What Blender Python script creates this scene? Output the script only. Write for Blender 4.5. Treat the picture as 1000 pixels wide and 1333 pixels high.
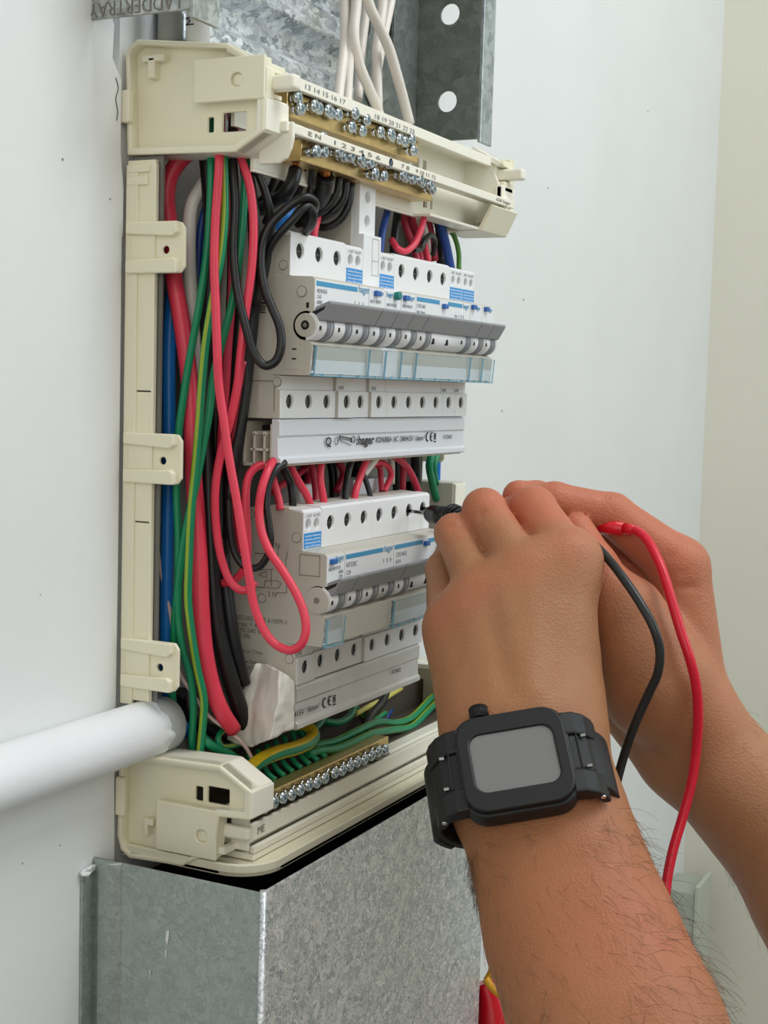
# Electrician testing an open distribution board.  All coordinates below are millimetres, scaled to metres at build time.
import bpy, bmesh, math, random
import numpy as np
from mathutils import Matrix, Vector
for o in list(bpy.data.objects): bpy.data.objects.remove(o)
S = 0.001
SC = bpy.context.scene
COL = SC.collection
rnd = random.Random(7)
# ------------------------------------------------------------------ camera, world, lights, exposure
def cam_setup():
    c = bpy.data.cameras.new('camera'); o = bpy.data.objects.new('camera', c); COL.objects.link(o)
    c.sensor_fit = 'VERTICAL'; c.sensor_height = 36.0; c.lens = 1850 / 1333 * 36.0
    c.clip_start = 0.02; c.clip_end = 50
    R = (0.44624290,-0.89446471,0.02828699); U = (0.06585098,0.06434282,0.99575281); F = (0.89248581,0.44248490,-0.08761390)
    M = Matrix(((R[0], U[0], -F[0], -562.0981 * S), (R[1], U[1], -F[1], -324.4759 * S), (R[2], U[2], -F[2], -59.8103 * S), (0, 0, 0, 1)))
    o.matrix_world = M
    SC.camera = o
cam_setup()
def world_setup():
    w = bpy.data.worlds.new('world'); SC.world = w; w.use_nodes = True
    bg = w.node_tree.nodes['Background']; bg.inputs[0].default_value = (1.0, 0.97, 0.88, 1); bg.inputs[1].default_value = 0.36
world_setup()
def area(name, loc, target, sx, sy, power, col):
    l = bpy.data.lights.new(name, 'AREA'); l.shape = 'RECTANGLE'; l.size = sx; l.size_y = sy; l.energy = power; l.color = col
    o = bpy.data.objects.new(name, l); COL.objects.link(o); o.location = loc
    o.rotation_euler = (Vector(target) - Vector(loc)).to_track_quat('-Z', 'Y').to_euler(); return o
area('window_light', (0.45, -1.3, 0.5), (0.2, 0, -0.08), 0.9, 0.9, 7, (0.78, 0.9, 1.0))
area('ceiling_light', (0.1, -0.7, 1.1), (0.08, 0.05, -0.1), 0.6, 0.6, 10, (0.95, 0.98, 1.0))
area('side_fill_light', (-1.1, -0.55, 0.25), (0, 0, -0.14), 0.8, 0.8, 3.6, (1.0, 0.97, 0.9))  # added fill with no known source, brightens the left-facing sides
SC.view_settings.view_transform = 'Standard'; SC.view_settings.look = 'None'
SC.view_settings.gamma = 1.0; SC.view_settings.exposure = 0.0
SC.view_settings.use_curve_mapping = False
# ------------------------------------------------------------------ materials
def lin(h):
    h = h.lstrip('#'); v = [int(h[i:i+2], 16) / 255 for i in (0, 2, 4)]
    return tuple(c / 12.92 if c <= 0.04045 else ((c + 0.055) / 1.055) ** 2.4 for c in v) + (1,)
def mat(name, col, rough=0.45, metal=0.0, bump=0.0, bscale=400, var=0.0, vscale=60, trans=0.0, ior=1.46, coat=0.0, sss=0.0, spec=0.5):
    m = bpy.data.materials.new(name); m.use_nodes = True
    nt = m.node_tree; b = nt.nodes['Principled BSDF']
    c = lin(col); b.inputs['Base Color'].default_value = c
    b.inputs['Roughness'].default_value = rough; b.inputs['Metallic'].default_value = metal
    b.inputs['IOR'].default_value = ior; b.inputs['Transmission Weight'].default_value = trans
    b.inputs['Coat Weight'].default_value = coat; b.inputs['Specular IOR Level'].default_value = spec
    if sss:
        b.inputs['Subsurface Weight'].default_value = sss; b.inputs['Subsurface Radius'].default_value = (1, .35, .2); b.inputs['Subsurface Scale'].default_value = 0.004
    tc = nt.nodes.new('ShaderNodeTexCoord')
    if var:
        n = nt.nodes.new('ShaderNodeTexNoise'); n.inputs['Scale'].default_value = vscale; n.inputs['Detail'].default_value = 4
        nt.links.new(tc.outputs['Object'], n.inputs['Vector'])
        r = nt.nodes.new('ShaderNodeValToRGB'); r.color_ramp.elements[0].position = .3; r.color_ramp.elements[1].position = .72
        r.color_ramp.elements[0].color = tuple(x * (1 - var) for x in c[:3]) + (1,); r.color_ramp.elements[1].color = tuple(min(1, x * (1 + var * .5)) for x in c[:3]) + (1,)
        nt.links.new(n.outputs['Fac'], r.inputs['Fac']); nt.links.new(r.outputs['Color'], b.inputs['Base Color'])
    if bump:
        n2 = nt.nodes.new('ShaderNodeTexNoise'); n2.inputs['Scale'].default_value = bscale; n2.inputs['Detail'].default_value = 3
        nt.links.new(tc.outputs['Object'], n2.inputs['Vector'])
        bp = nt.nodes.new('ShaderNodeBump'); bp.inputs['Strength'].default_value = bump; bp.inputs['Distance'].default_value = 0.0006
        nt.links.new(n2.outputs['Fac'], bp.inputs['Height']); nt.links.new(bp.outputs['Normal'], b.inputs['Normal'])
    return m
def galv(name, scale, c0, c1, rough0=.28, rough1=.5, aniso=(1, 1, 1), metal=.85, bump=.12):
    m = bpy.data.materials.new(name); m.use_nodes = True; nt = m.node_tree; b = nt.nodes['Principled BSDF']
    tc = nt.nodes.new('ShaderNodeTexCoord'); mp = nt.nodes.new('ShaderNodeMapping'); mp.inputs['Scale'].default_value = aniso
    nt.links.new(tc.outputs['Object'], mp.inputs['Vector'])
    nz = nt.nodes.new('ShaderNodeTexNoise'); nz.inputs['Scale'].default_value = scale * .8; nz.inputs['Detail'].default_value = 2
    nt.links.new(mp.outputs[0], nz.inputs['Vector'])
    mx = nt.nodes.new('ShaderNodeMixRGB'); mx.inputs[0].default_value = .012; nt.links.new(mp.outputs[0], mx.inputs[1]); nt.links.new(nz.outputs['Color'], mx.inputs[2])
    v = nt.nodes.new('ShaderNodeTexVoronoi'); v.inputs['Scale'].default_value = scale
    nt.links.new(mx.outputs[0], v.inputs['Vector'])
    n2 = nt.nodes.new('ShaderNodeTexNoise'); n2.inputs['Scale'].default_value = scale * 2.2; n2.inputs['Detail'].default_value = 3; n2.inputs['Distortion'].default_value = 1.2
    nt.links.new(mp.outputs[0], n2.inputs['Vector'])
    ad = nt.nodes.new('ShaderNodeMath'); ad.operation = 'ADD'; nt.links.new(v.outputs['Color'], ad.inputs[0]); nt.links.new(n2.outputs['Fac'], ad.inputs[1])
    hf = nt.nodes.new('ShaderNodeMath'); hf.operation = 'MULTIPLY'; hf.inputs[1].default_value = .5; nt.links.new(ad.outputs[0], hf.inputs[0])
    r = nt.nodes.new('ShaderNodeValToRGB'); r.color_ramp.elements[0].position = .25; r.color_ramp.elements[1].position = .75
    r.color_ramp.elements[0].color = lin(c0); r.color_ramp.elements[1].color = lin(c1)
    nt.links.new(hf.outputs[0], r.inputs['Fac']); nt.links.new(r.outputs['Color'], b.inputs['Base Color'])
    r2 = nt.nodes.new('ShaderNodeMapRange'); r2.inputs['To Min'].default_value = rough0; r2.inputs['To Max'].default_value = rough1
    nt.links.new(hf.outputs[0], r2.inputs['Value']); nt.links.new(r2.outputs[0], b.inputs['Roughness'])
    b.inputs['Metallic'].default_value = metal
    bp = nt.nodes.new('ShaderNodeBump'); bp.inputs['Strength'].default_value = bump; bp.inputs['Distance'].default_value = .0008
    nt.links.new(hf.outputs[0], bp.inputs['Height']); nt.links.new(bp.outputs['Normal'], b.inputs['Normal'])
    return m
M_WALL = mat('white_wall_paint', '#e3e5e4', .55, bump=.25, bscale=160, var=.03, vscale=9)
M_WALLR = mat('cream_wall_paint', '#dcdacb', .6, bump=.15, bscale=160, var=.03, vscale=5)
M_FLOOR = mat('grey_floor', '#8d8a84', .6, var=.15, vscale=6)
M_GAP = mat('grey_plaster', '#8f8d86', .8, bump=.5, bscale=300, var=.2, vscale=120)
M_CREAM = mat('cream_plastic', '#e9e4cb', .38, bump=.04, bscale=900)
M_CREAM2 = mat('pale_cream_plastic', '#eeebdc', .36)
M_GREYP = mat('grey_backplate', '#83817c', .6, var=.08)
M_WHITE = mat('white_plastic', '#e6e7e8', .34, bump=.03, bscale=1200)
M_BODY = mat('light_grey_plastic', '#c2beb2', .42, bump=.04, bscale=1200)
M_BODYR = mat('rivet_grey', '#7f7b70', .4)
M_BUS = mat('busbar_white', '#d8dbe0', .3)
M_BUS2 = mat('busbar_silver', '#c9c8c6', .28, metal=.25, var=.08, vscale=50)
M_CELL = mat('busbar_end_beige', '#cfcabb', .5)
M_DGREY = mat('handle_grey', '#8c8e92', .4)
M_BAND = mat('band_grey', '#7d8087', .4)
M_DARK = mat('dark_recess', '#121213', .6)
M_INK = mat('black_ink', '#2a2b2e', .6)
M_FAINT = mat('faint_ink', '#8b8d93', .6)
M_SIDEINK = mat('side_ink', '#77736a', .6)
M_WINK = mat('white_ink', '#eef4fa', .6)
M_BLUE = mat('sticker_blue', '#2f8fd4', .45)
M_STRIPE = mat('stripe_blue', '#3c93bf', .4)
M_BTN = mat('button_blue', '#2b66b0', .35)
M_GBTN = mat('button_green', '#23807b', .35)
M_COVER = mat('clear_cover', '#f4fafc', .08, trans=.95, ior=1.15, spec=.6)
M_COVEDGE = mat('cover_edge_blue', '#9fd6ea', .15, trans=.6, ior=1.3)
M_BRASS = mat('brass', '#d8bb80', .28, metal=.8, var=.12, vscale=150)
M_ZINC = mat('zinc_screw', '#c3ccd2', .18, metal=1.0, var=.1, vscale=300)
M_SLOT = mat('screw_slot', '#5d7686', .4, metal=.6)
M_COPPER = mat('copper', '#b8703f', .3, metal=1)
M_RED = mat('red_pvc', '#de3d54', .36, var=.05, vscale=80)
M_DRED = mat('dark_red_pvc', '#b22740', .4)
M_BLACK = mat('black_pvc', '#18191b', .36, var=.15, vscale=120)
M_GREEN = mat('green_pvc', '#10855a', .36, var=.06, vscale=80)
M_YEL = mat('yellow_pvc', '#8fa92c', .38)
M_YELB = mat('bright_yellow_pvc', '#d9bb1c', .36)
M_LGREEN = mat('leaf_green_pvc', '#5d9440', .36)
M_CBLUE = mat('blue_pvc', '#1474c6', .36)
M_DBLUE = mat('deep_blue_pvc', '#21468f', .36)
M_WPVC = mat('white_pvc', '#dcdad3', .4, var=.05, vscale=60)
M_CWHITE = mat('cream_white_pvc', '#e0d9d0', .42, var=.06, vscale=40)
M_PINK = mat('pale_pink_pvc', '#d2b9b4', .45)
M_TAPE = mat('white_tape', '#e6e2d8', .32, bump=.25, bscale=140, var=.05, vscale=90)
M_PIPE = mat('painted_pipe', '#e4e6e8', .42, bump=.3, bscale=260, var=.03, vscale=30)
M_PIPEG = mat('grey_pipe', '#a3a4a3', .35, var=.06, vscale=90)
M_GALV = galv('galvanised_sheet', 430, '#94a0a7', '#ffffff', .22, .5, metal=.55, bump=.35)  # pale base colour stands in for a bright reflection on the duct front
M_GALVS = galv('galvanised_side', 380, '#98a29f', '#b6bfbb', .4, .55, metal=.7, bump=.05)
M_GALVT = galv('galvanised_spangle', 190, '#87929a', '#f6fafd', .2, .5, aniso=(1, 1, 1.8), metal=.6, bump=.4)
M_GALVD = galv('galvanised_dull', 170, '#6a706d', '#868b87', .45, .6, metal=.6, bump=.05)
M_WATCH = mat('black_rubber', '#0e0f11', .5, bump=.05, bscale=1500)
M_BAND2 = mat('watch_strap_rubber', '#131519', .5, bump=.06, bscale=1500)
M_SCREEN = mat('watch_glass_reflection', '#777777', .16, coat=.6)  # grey base colour paints the ceiling's reflection in the blank glass
M_PIN = mat('steel_pin', '#d5d5d5', .2, metal=1)
M_PROBEK = mat('black_probe', '#151516', .3)
M_PROBER = mat('red_probe', '#d01124', .3)
M_LEADK = mat('black_lead', '#1f2122', .34)
M_LEADR = mat('red_lead', '#cf1430', .34, var=.05, vscale=200)
M_STEEL = mat('probe_steel', '#8d8d8d', .25, metal=1)
M_GOLD = mat('yellow_braid', '#e0a526', .55, bump=.5, bscale=500)
# ------------------------------------------------------------------ mesh builder
class MB:
    def __init__(s): s.v = []; s.f = []; s.m = []; s.s = []
    def add(s, vs, fs, mi=0, smooth=False):
        b = len(s.v); s.v += [tuple(p) for p in vs]
        for f in fs: s.f.append(tuple(i + b for i in f)); s.m.append(mi); s.s.append(smooth)
        return s
    def box(s, x0, x1, y0, y1, z0, z1, mi=0):
        x0, x1 = sorted((x0, x1)); y0, y1 = sorted((y0, y1)); z0, z1 = sorted((z0, z1))
        v = [(x, y, z) for x in (x0, x1) for y in (y0, y1) for z in (z0, z1)]
        return s.add(v, [(0, 1, 3, 2), (4, 6, 7, 5), (0, 4, 5, 1), (2, 3, 7, 6), (0, 2, 6, 4), (1, 5, 7, 3)], mi)
    def prism(s, pts, a0, a1, axis='x', mi=0, smooth=False):
        # pts: 2D outline; axis x -> (y,z), y -> (x,z), z -> (x,y)
        n = len(pts)
        def P(p, a): return {'x': (a, p[0], p[1]), 'y': (p[0], a, p[1]), 'z': (p[0], p[1], a)}[axis]
        v = [P(p, a0) for p in pts] + [P(p, a1) for p in pts]
        s.add(v, [tuple(range(n)), tuple(range(2 * n - 1, n - 1, -1))], mi)
        b = len(s.v) - 2 * n
        for i in range(n):
            j = (i + 1) % n; s.f.append((b + i, b + n + i, b + n + j, b + j)); s.m.append(mi); s.s.append(smooth)
        return s
    def cyl(s, p0, p1, r, n=20, mi=0, r1=None, cap=True):
        p0 = Vector(p0); p1 = Vector(p1); d = (p1 - p0).normalized(); u = d.orthogonal().normalized(); w = d.cross(u); r1 = r if r1 is None else r1
        v = []
        for p, rr in ((p0, r), (p1, r1)):
            for i in range(n):
                a = 2 * math.pi * i / n; v.append(p + u * (rr * math.cos(a)) + w * (rr * math.sin(a)))
        s.add(v, [(i, (i + 1) % n, n + (i + 1) % n, n + i) for i in range(n)], mi, True)
        if cap:
            b = len(s.v) - 2 * n
            s.f += [tuple(b + i for i in range(n - 1, -1, -1)), tuple(b + n + i for i in range(n))]; s.m += [mi, mi]; s.s += [False, False]
        return s
    def tube(s, pts, r, n=10, mi=0, stripe=None, sw=2, sub=5, twist=0.0, cap=True, flat=1.0):
        P = smooth_path(pts, sub); k = len(P); rr = r if hasattr(r, '__len__') else None
        T = [(P[min(i + 1, k - 1)] - P[max(i - 1, 0)]).normalized() for i in range(k)]
        u = T[0].orthogonal().normalized(); v = []
        for i in range(k):
            if i: u = (u - T[i] * u.dot(T[i])).normalized()
            w = T[i].cross(u)
            q = r if rr is None else float(np.interp(i / (k - 1), np.linspace(0, 1, len(rr)), rr))
            for j in range(n):
                a = 2 * math.pi * j / n + twist * i / k
                v.append(P[i] + u * (q * math.cos(a)) + w * (q * flat * math.sin(a)))
        b = len(s.v); s.v += [tuple(x) for x in v]
        for i in range(k - 1):
            for j in range(n):
                j2 = (j + 1) % n
                s.f.append((b + i*n + j, b + i*n + j2, b + (i+1)*n + j2, b + (i+1)*n + j)); s.s.append(True)
                s.m.append(stripe if (stripe is not None and (j % (n // 2)) < sw and j < n) else mi)
        if cap:
            s.f += [tuple(b + j for j in range(n - 1, -1, -1)), tuple(b + (k-1)*n + j for j in range(n))]; s.m += [mi, mi]; s.s += [False, False]
        return s
    def plate(s, outline, holes, a0, a1, axis='y', mi=0):
        # flat plate with through holes; outline and holes are 2D loops
        bm = bmesh.new(); E = []; loops = [outline] + holes; ids = []
        for L in loops:
            vs = [bm.verts.new((p[0], p[1], 0)) for p in L]; ids.append(len(L))
            for i in range(len(vs)): E.append(bm.edges.new((vs[i], vs[(i + 1) % len(vs)])))
        bm.verts.index_update()
        bmesh.ops.triangle_fill(bm, use_beauty=True, use_dissolve=False, edges=E)
        V = [(v.co.x, v.co.y) for v in bm.verts]; Fs = [tuple(v.index for v in f.verts) for f in bm.faces]; bm.free()
        def P(p, a): return {'x': (a, p[0], p[1]), 'y': (p[0], a, p[1]), 'z': (p[0], p[1], a)}[axis]
        n = len(V)
        s.add([P(p, a0) for p in V] + [P(p, a1) for p in V], Fs + [tuple(i + n for i in reversed(f)) for f in Fs], mi)
        b = len(s.v) - 2 * n; o = 0
        for li, k in enumerate(ids):
            for i in range(k):
                p, q = o + i, o + (i + 1) % k
                s.f.append((b + p, b + q, b + n + q, b + n + p)); s.m.append(mi); s.s.append(li > 0 and k > 8)
            o += k
        return s
def circ(cx, cy, r, n=20): return [(cx + r * math.cos(2 * math.pi * i / n), cy + r * math.sin(2 * math.pi * i / n)) for i in range(n)]
def rect(x0, x1, y0, y1): return [(x0, y0), (x1, y0), (x1, y1), (x0, y1)]
def rrect(x0, x1, y0, y1, r, n=5):
    o = []
    for cx, cy, a in ((x1 - r, y1 - r, 0), (x0 + r, y1 - r, 90), (x0 + r, y0 + r, 180), (x1 - r, y0 + r, 270)):
        for i in range(n + 1):
            t = math.radians(a + 90 * i / n); o.append((cx + r * math.cos(t), cy + r * math.sin(t)))
    return o
def smooth_path(pts, sub=5):
    P = [Vector(p) for p in pts]
    if len(P) < 3: return [P[0].lerp(P[-1], t / 4) for t in range(5)]
    Q = [P[0] * 2 - P[1]] + P + [P[-1] * 2 - P[-2]]; out = []
    for i in range(1, len(Q) - 2):
        p0, p1, p2, p3 = Q[i-1], Q[i], Q[i+1], Q[i+2]
        d1 = max((p1 - p0).length, 1e-4) ** .5; d2 = max((p2 - p1).length, 1e-4) ** .5; d3 = max((p3 - p2).length, 1e-4) ** .5
        m1 = ((p1 - p0) / d1 - (p2 - p0) / (d1 + d2) + (p2 - p1) / d2) * d2
        m2 = ((p2 - p1) / d2 - (p3 - p1) / (d2 + d3) + (p3 - p2) / d3) * d2
        for k in range(sub):
            t = k / sub
            out.append(p1 * (2*t**3 - 3*t**2 + 1) + m1 * (t**3 - 2*t**2 + t) + p2 * (-2*t**3 + 3*t**2) + m2 * (t**3 - t**2))
    out.append(P[-1]); return out
ORG = {}
def mesh_from(mb, name, mats, org=(0, 0, 0)):
    me = bpy.data.meshes.new(name)
    me.from_pydata([((x - org[0]) * S, (y - org[1]) * S, (z - org[2]) * S) for x, y, z in mb.v], [], mb.f)
    for m in mats: me.materials.append(m)
    me.polygons.foreach_set('material_index', mb.m); me.polygons.foreach_set('use_smooth', mb.s)
    bm = bmesh.new(); bm.from_mesh(me); bmesh.ops.recalc_face_normals(bm, faces=bm.faces); bm.to_mesh(me); bm.free()
    me.update(); return me
def obj(name, mb, mats, parent=None, bevel=0.0, seg=2, label=None, kind=None):
    mats = mats if isinstance(mats, (list, tuple)) else [mats]
    org = ORG[parent.name] if parent else (0, 0, 0)
    o = bpy.data.objects.new(name, mesh_from(mb, name, mats, org)); COL.objects.link(o)
    if parent: o.parent = parent
    ORG[o.name] = org
    if bevel:
        b = o.modifiers.new('bevel', 'BEVEL'); b.width = bevel * S; b.segments = seg; b.limit_method = 'ANGLE'; b.angle_limit = math.radians(40)
    if label: o['label'] = label
    if kind: o['kind'] = kind
    return o
def thing(name, label, cat, loc=(0, 0, 0), group=None):
    o = bpy.data.objects.new(name, None); COL.objects.link(o); o.empty_display_size = .01
    o.location = [c * S for c in loc]; ORG[o.name] = tuple(loc); tag(o, label, cat, group); return o
def tag(o, label, cat, group=None):
    o['label'] = label; o['category'] = cat
    if group: o['group'] = group
    return o
def struct(name, mb, m, bevel=0): return obj(name, mb, m, None, bevel, kind='structure')
TEXTS = []
def text(body, loc, h, mat_, parent, face='front', width=None, name='lettering', bold=0.0, align='LEFT', rot=0):
    c = bpy.data.curves.new(name, 'FONT'); c.body = body; c.size = h * 1.38 * S; c.align_x = align; c.offset = bold * S; c.extrude = .03 * S
    c.materials.append(mat_); c.resolution_u = 2
    o = bpy.data.objects.new(name, c); COL.objects.link(o); o.parent = parent; org = ORG[parent.name]; ORG[o.name] = org
    o.location = [(loc[i] - org[i]) * S for i in range(3)]
    o.rotation_euler = {'front': (math.pi / 2, rot, 0), 'side': (math.pi / 2, rot, -math.pi / 2)}[face]
    if width: TEXTS.append((o, width * S))
    return o
def copy_part(o, parent, loc, rot=None):
    c = o.copy(); COL.objects.link(c); c.parent = parent; org = ORG[parent.name]
    c.location = [(loc[i] - org[i]) * S for i in range(3)]
    if rot is not None: c.rotation_euler = rot
    return c
# ------------------------------------------------------------------ the setting
struct('wall_back', MB().box(-47, 1030, 66, 160, -1500, 1300).box(-1700, -47, 71, 160, -1500, 1300), M_WALL)
struct('wall_left', MB().prism([(-1700, -1500), (-46.8, -1500), (-46.8, -283), (-47.6, -240), (-46.8, -150), (-46.9, 2), (-46.1, 4), (-46.1, 24), (-48.6, 40), (-48.4, 70), (-55, 78), (-54, 92), (-58, 99), (-72.5, 101), (-72.5, 1300), (-1700, 1300)], 63.4, 71, 'y'), M_WALL, .5)
struct('wall_right', MB().box(1030, 1130, -2600, 160, -1500, 1300), M_WALLR)
struct('floor', MB().box(-1700, 1130, -2600, 160, -1540, -1500), M_FLOOR)
t = MB()
for x, z, r in ((-88, 30, .6), (-56, 18, .5), (-100, -150, .3), (-70, -222, .35), (-110, -262, .35), (-86, -261, .35)): t.cyl((x, 63.6, z), (x, 63.2, z), r, 10)
for x, z in ((451.7,65,8.7)[::2], (416.1,65,-74.9)[::2], (755.9,65,203.1)[::2], (495.8,65,97.4)[::2]): t.cyl((x, 66.2, z), (x, 65.7, z), .8, 10)
o = obj('wall_stain', t, M_GAP); o['kind'] = 'structure'
t = MB(); p = (-52.1,63,64.1); t.tube([(p[0] - 1, 63.2, p[2] + 6), (p[0] + .8, 63.2, p[2] + 2), (p[0] - .8, 63.2, p[2] - 3), (p[0] + .6, 63.2, p[2] - 8), (p[0], 63.2, p[2] - 12)], .17, 6)
o = obj('wall_crack', t, M_DARK); o['kind'] = 'structure'
# far metal trunking low in the corner
r = thing('metal_trunking', 'grey green steel trunking standing low in the far wall corner behind the forearm', 'trunking', (985, 50, -1500))
obj('body', MB().box(945, 1003, 30, 66, -1500, -600), mat('trunking_green', '#a9afa2', .45), r, 2)
obj('lid', MB().box(943, 1000, 26, 31, -1500, -592), mat('trunking_lid', '#b9beb0', .45), r, 1)
# ------------------------------------------------------------------ cable ladder above the board
r = thing('cable_ladder', 'galvanised steel cable ladder rising above the board with round holes in its right rail', 'cable tray', (85, 60, 90))
t = MB().box(-70, -68, 14, 66, 90.5, 420).box(-70, -51, 12, 14, 87, 420)
o = obj('side_rail', t, galv('galvanised_embossed', 220, '#8d9290', '#c3c7c4', .35, .5, metal=.7, bump=.25), r, .3)
text('LADDERTRAY', (-70.2, 18, 97), 6.2, M_SIDEINK, o, 'side', 46, 'embossed_lettering', rot=math.pi)
h = [circ(37.8, 164.8 + k * 51.5, 6.3, 24) for k in range(-1, 4)]
t = MB().plate(rect(17, 66, 90, 420), h, 238.5, 240.5, 'x'); o = obj('side_rail', t, M_GALVD, r, .25)
obj('rail_flange', MB().box(238.5, 256, 15, 17.2, 88, 420), galv('galvanised_flange', 200, '#8f999e', '#c4ccd0', .3, .5), r, .4)
obj('rail_rib', MB().box(236.9, 238.6, 58.5, 61, 92, 420), M_GALVD, r, .3)
Z = []
for k in range(13):
    b = 92 + 32 * k
    Z += [(50, b), (50, b + 12), (60, b + 17), (60, b + 27)]
prof = Z + [(63.5, Z[-1][1]), (63.5, 92)]
t = MB().prism(prof, -22, 150, 'x'); obj('corrugated_panel', t, M_GALVT, r, 1.2, 3)
t = MB().plate(rect(150, 238, 84, 420), [rrect(x, x + 9, z, z + 44, 4) for x in (166, 196) for z in (138, 200)], 58, 60, 'y')
obj('slotted_panel', t, M_GALVD, r, .3)
o = obj('bracket_bulge', MB().cyl((180, 58.5, 112), (180, 52, 112), 13, 24, r1=10), M_GALVD, r, 1)
# rigid pipes between ladder rail and enclosure
for nm, x, y, rr, m, lb in (('conduit', -31, 51, 5.2, M_PIPEG, 'short grey conduit dropping from the ladder rail behind the top left bracket'), ('conduit', -29, 37.5, 5.2, M_PIPE, 'white conduit with handwritten letters dropping behind the top left bracket')):
    t = MB().cyl((x, y, 76), (x, y, 400), rr, 20); o = obj('conduit', t, m); tag(o, lb, 'conduit')
    if m is M_PIPE: text('M A', (x - 5.4, y - 1.4, 94), 4.4, M_INK, o, 'side', 9, 'handwriting', rot=-math.pi / 2)
# ------------------------------------------------------------------ distribution board enclosure
E = thing('distribution_board', 'open cream plastic distribution board frame with end brackets and side rail tabs', 'switchboard', (95, 66, -285))
obj('back_plate', MB().box(-36, 236, 61.5, 63, -270, 84), M_GREYP, E)
obj('inner_side', MB().box(-41.5, -40, 46, 61.5, -228, 38), M_GREYP, E); obj('inner_side', MB().box(236, 237, 46, 61.5, -228, 38), M_GREYP, E)
def side_rail(x, d):
    t = MB()
    for z0, z1 in ((-64.4, 36), (-122.6, -65), (-204, -123.2)): t.box(x, x + d * 2.6, 47.5, 62.5, z0, z1)
    t.box(x - d * .9, x + d * 1, 56, 62.6, -206, 34).box(x - d * .6, x + d * 2, 46.8, 48.2, -204, 34)
    ro = obj('side_rail', t, M_CREAM, E, .5)
    for z in (-2, -94, -186.5):
        t = MB().plate([(60, z + 10.8), (33.5, z + 10.8), (31.5, z + 8), (31.5, z - 8.5), (33.5, z - 11), (60, z - 11)], [circ(41.6, z - 1, 1.7, 14)], x, x + d * 1.8, 'x')
        t.prism([(61, z + 11), (34, z + 11), (34, z + 6.2), (36, z + 4.6), (61, z + 5.8)], x - d * 3.2, x + d * 1, 'x').prism([(61, z - 5.5), (36, z - 4.6), (34, z - 6), (34, z - 11.2), (61, z - 11.2)], x - d * 3.2, x + d, 'x')
        t.box(x - d * 1.05, x + d, 46.6, 60, z - 5.9, z + 6.1)
        obj('rail_tab', t, M_CREAM, ro, .7)
    return ro
side_rail(-45, 1); side_rail(239, -1)
obj('rail_step', MB().box(-46.5, -43, 50, 62, 30.5, 33.5).box(-46.5, -43, 51, 62, 25, 29), M_CREAM, E, .6)
obj('side_pad', MB().box(236, 252, 24, 66, -190, -117), M_BODY, E, 1)
obj('pad_front', MB().box(236.5, 252, 22.6, 24.2, -180, -118), M_CREAM2, E, .4)
def inset(P, d):
    n = len(P); o = []; A = sum(P[i][0] * P[(i+1) % n][1] - P[(i+1) % n][0] * P[i][1] for i in range(n)); sg = 1 if A > 0 else -1
    for i in range(n):
        a, b, c = Vector(P[i-1]), Vector(P[i]), Vector(P[(i+1) % n])
        e1 = (b - a).normalized(); e2 = (c - b).normalized(); n1 = Vector((-e1.y, e1.x)) * sg; n2 = Vector((-e2.y, e2.x)) * sg
        m = (n1 + n2); m = m / max(m.length_squared, .3) * 2 * d; o.append((b.x + m.x, b.y + m.y))
    return o
TOPCAP = [(64.5, 82), (62.5, 85.6), (58, 87.8), (12, 82.5), (-7.2, 72), (-7.2, 59.6), (-7.2, 45.2), (7, 37.2), (63, 38.5)]
LOWCAP = [(63.5, -229.2), (9, -227.4), (-7.2, -236.5), (-7.2, -249.4), (9, -250.5), (10.5, -266), (28, -276.2), (57, -277.6), (62, -274.5), (64, -268)]
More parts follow.
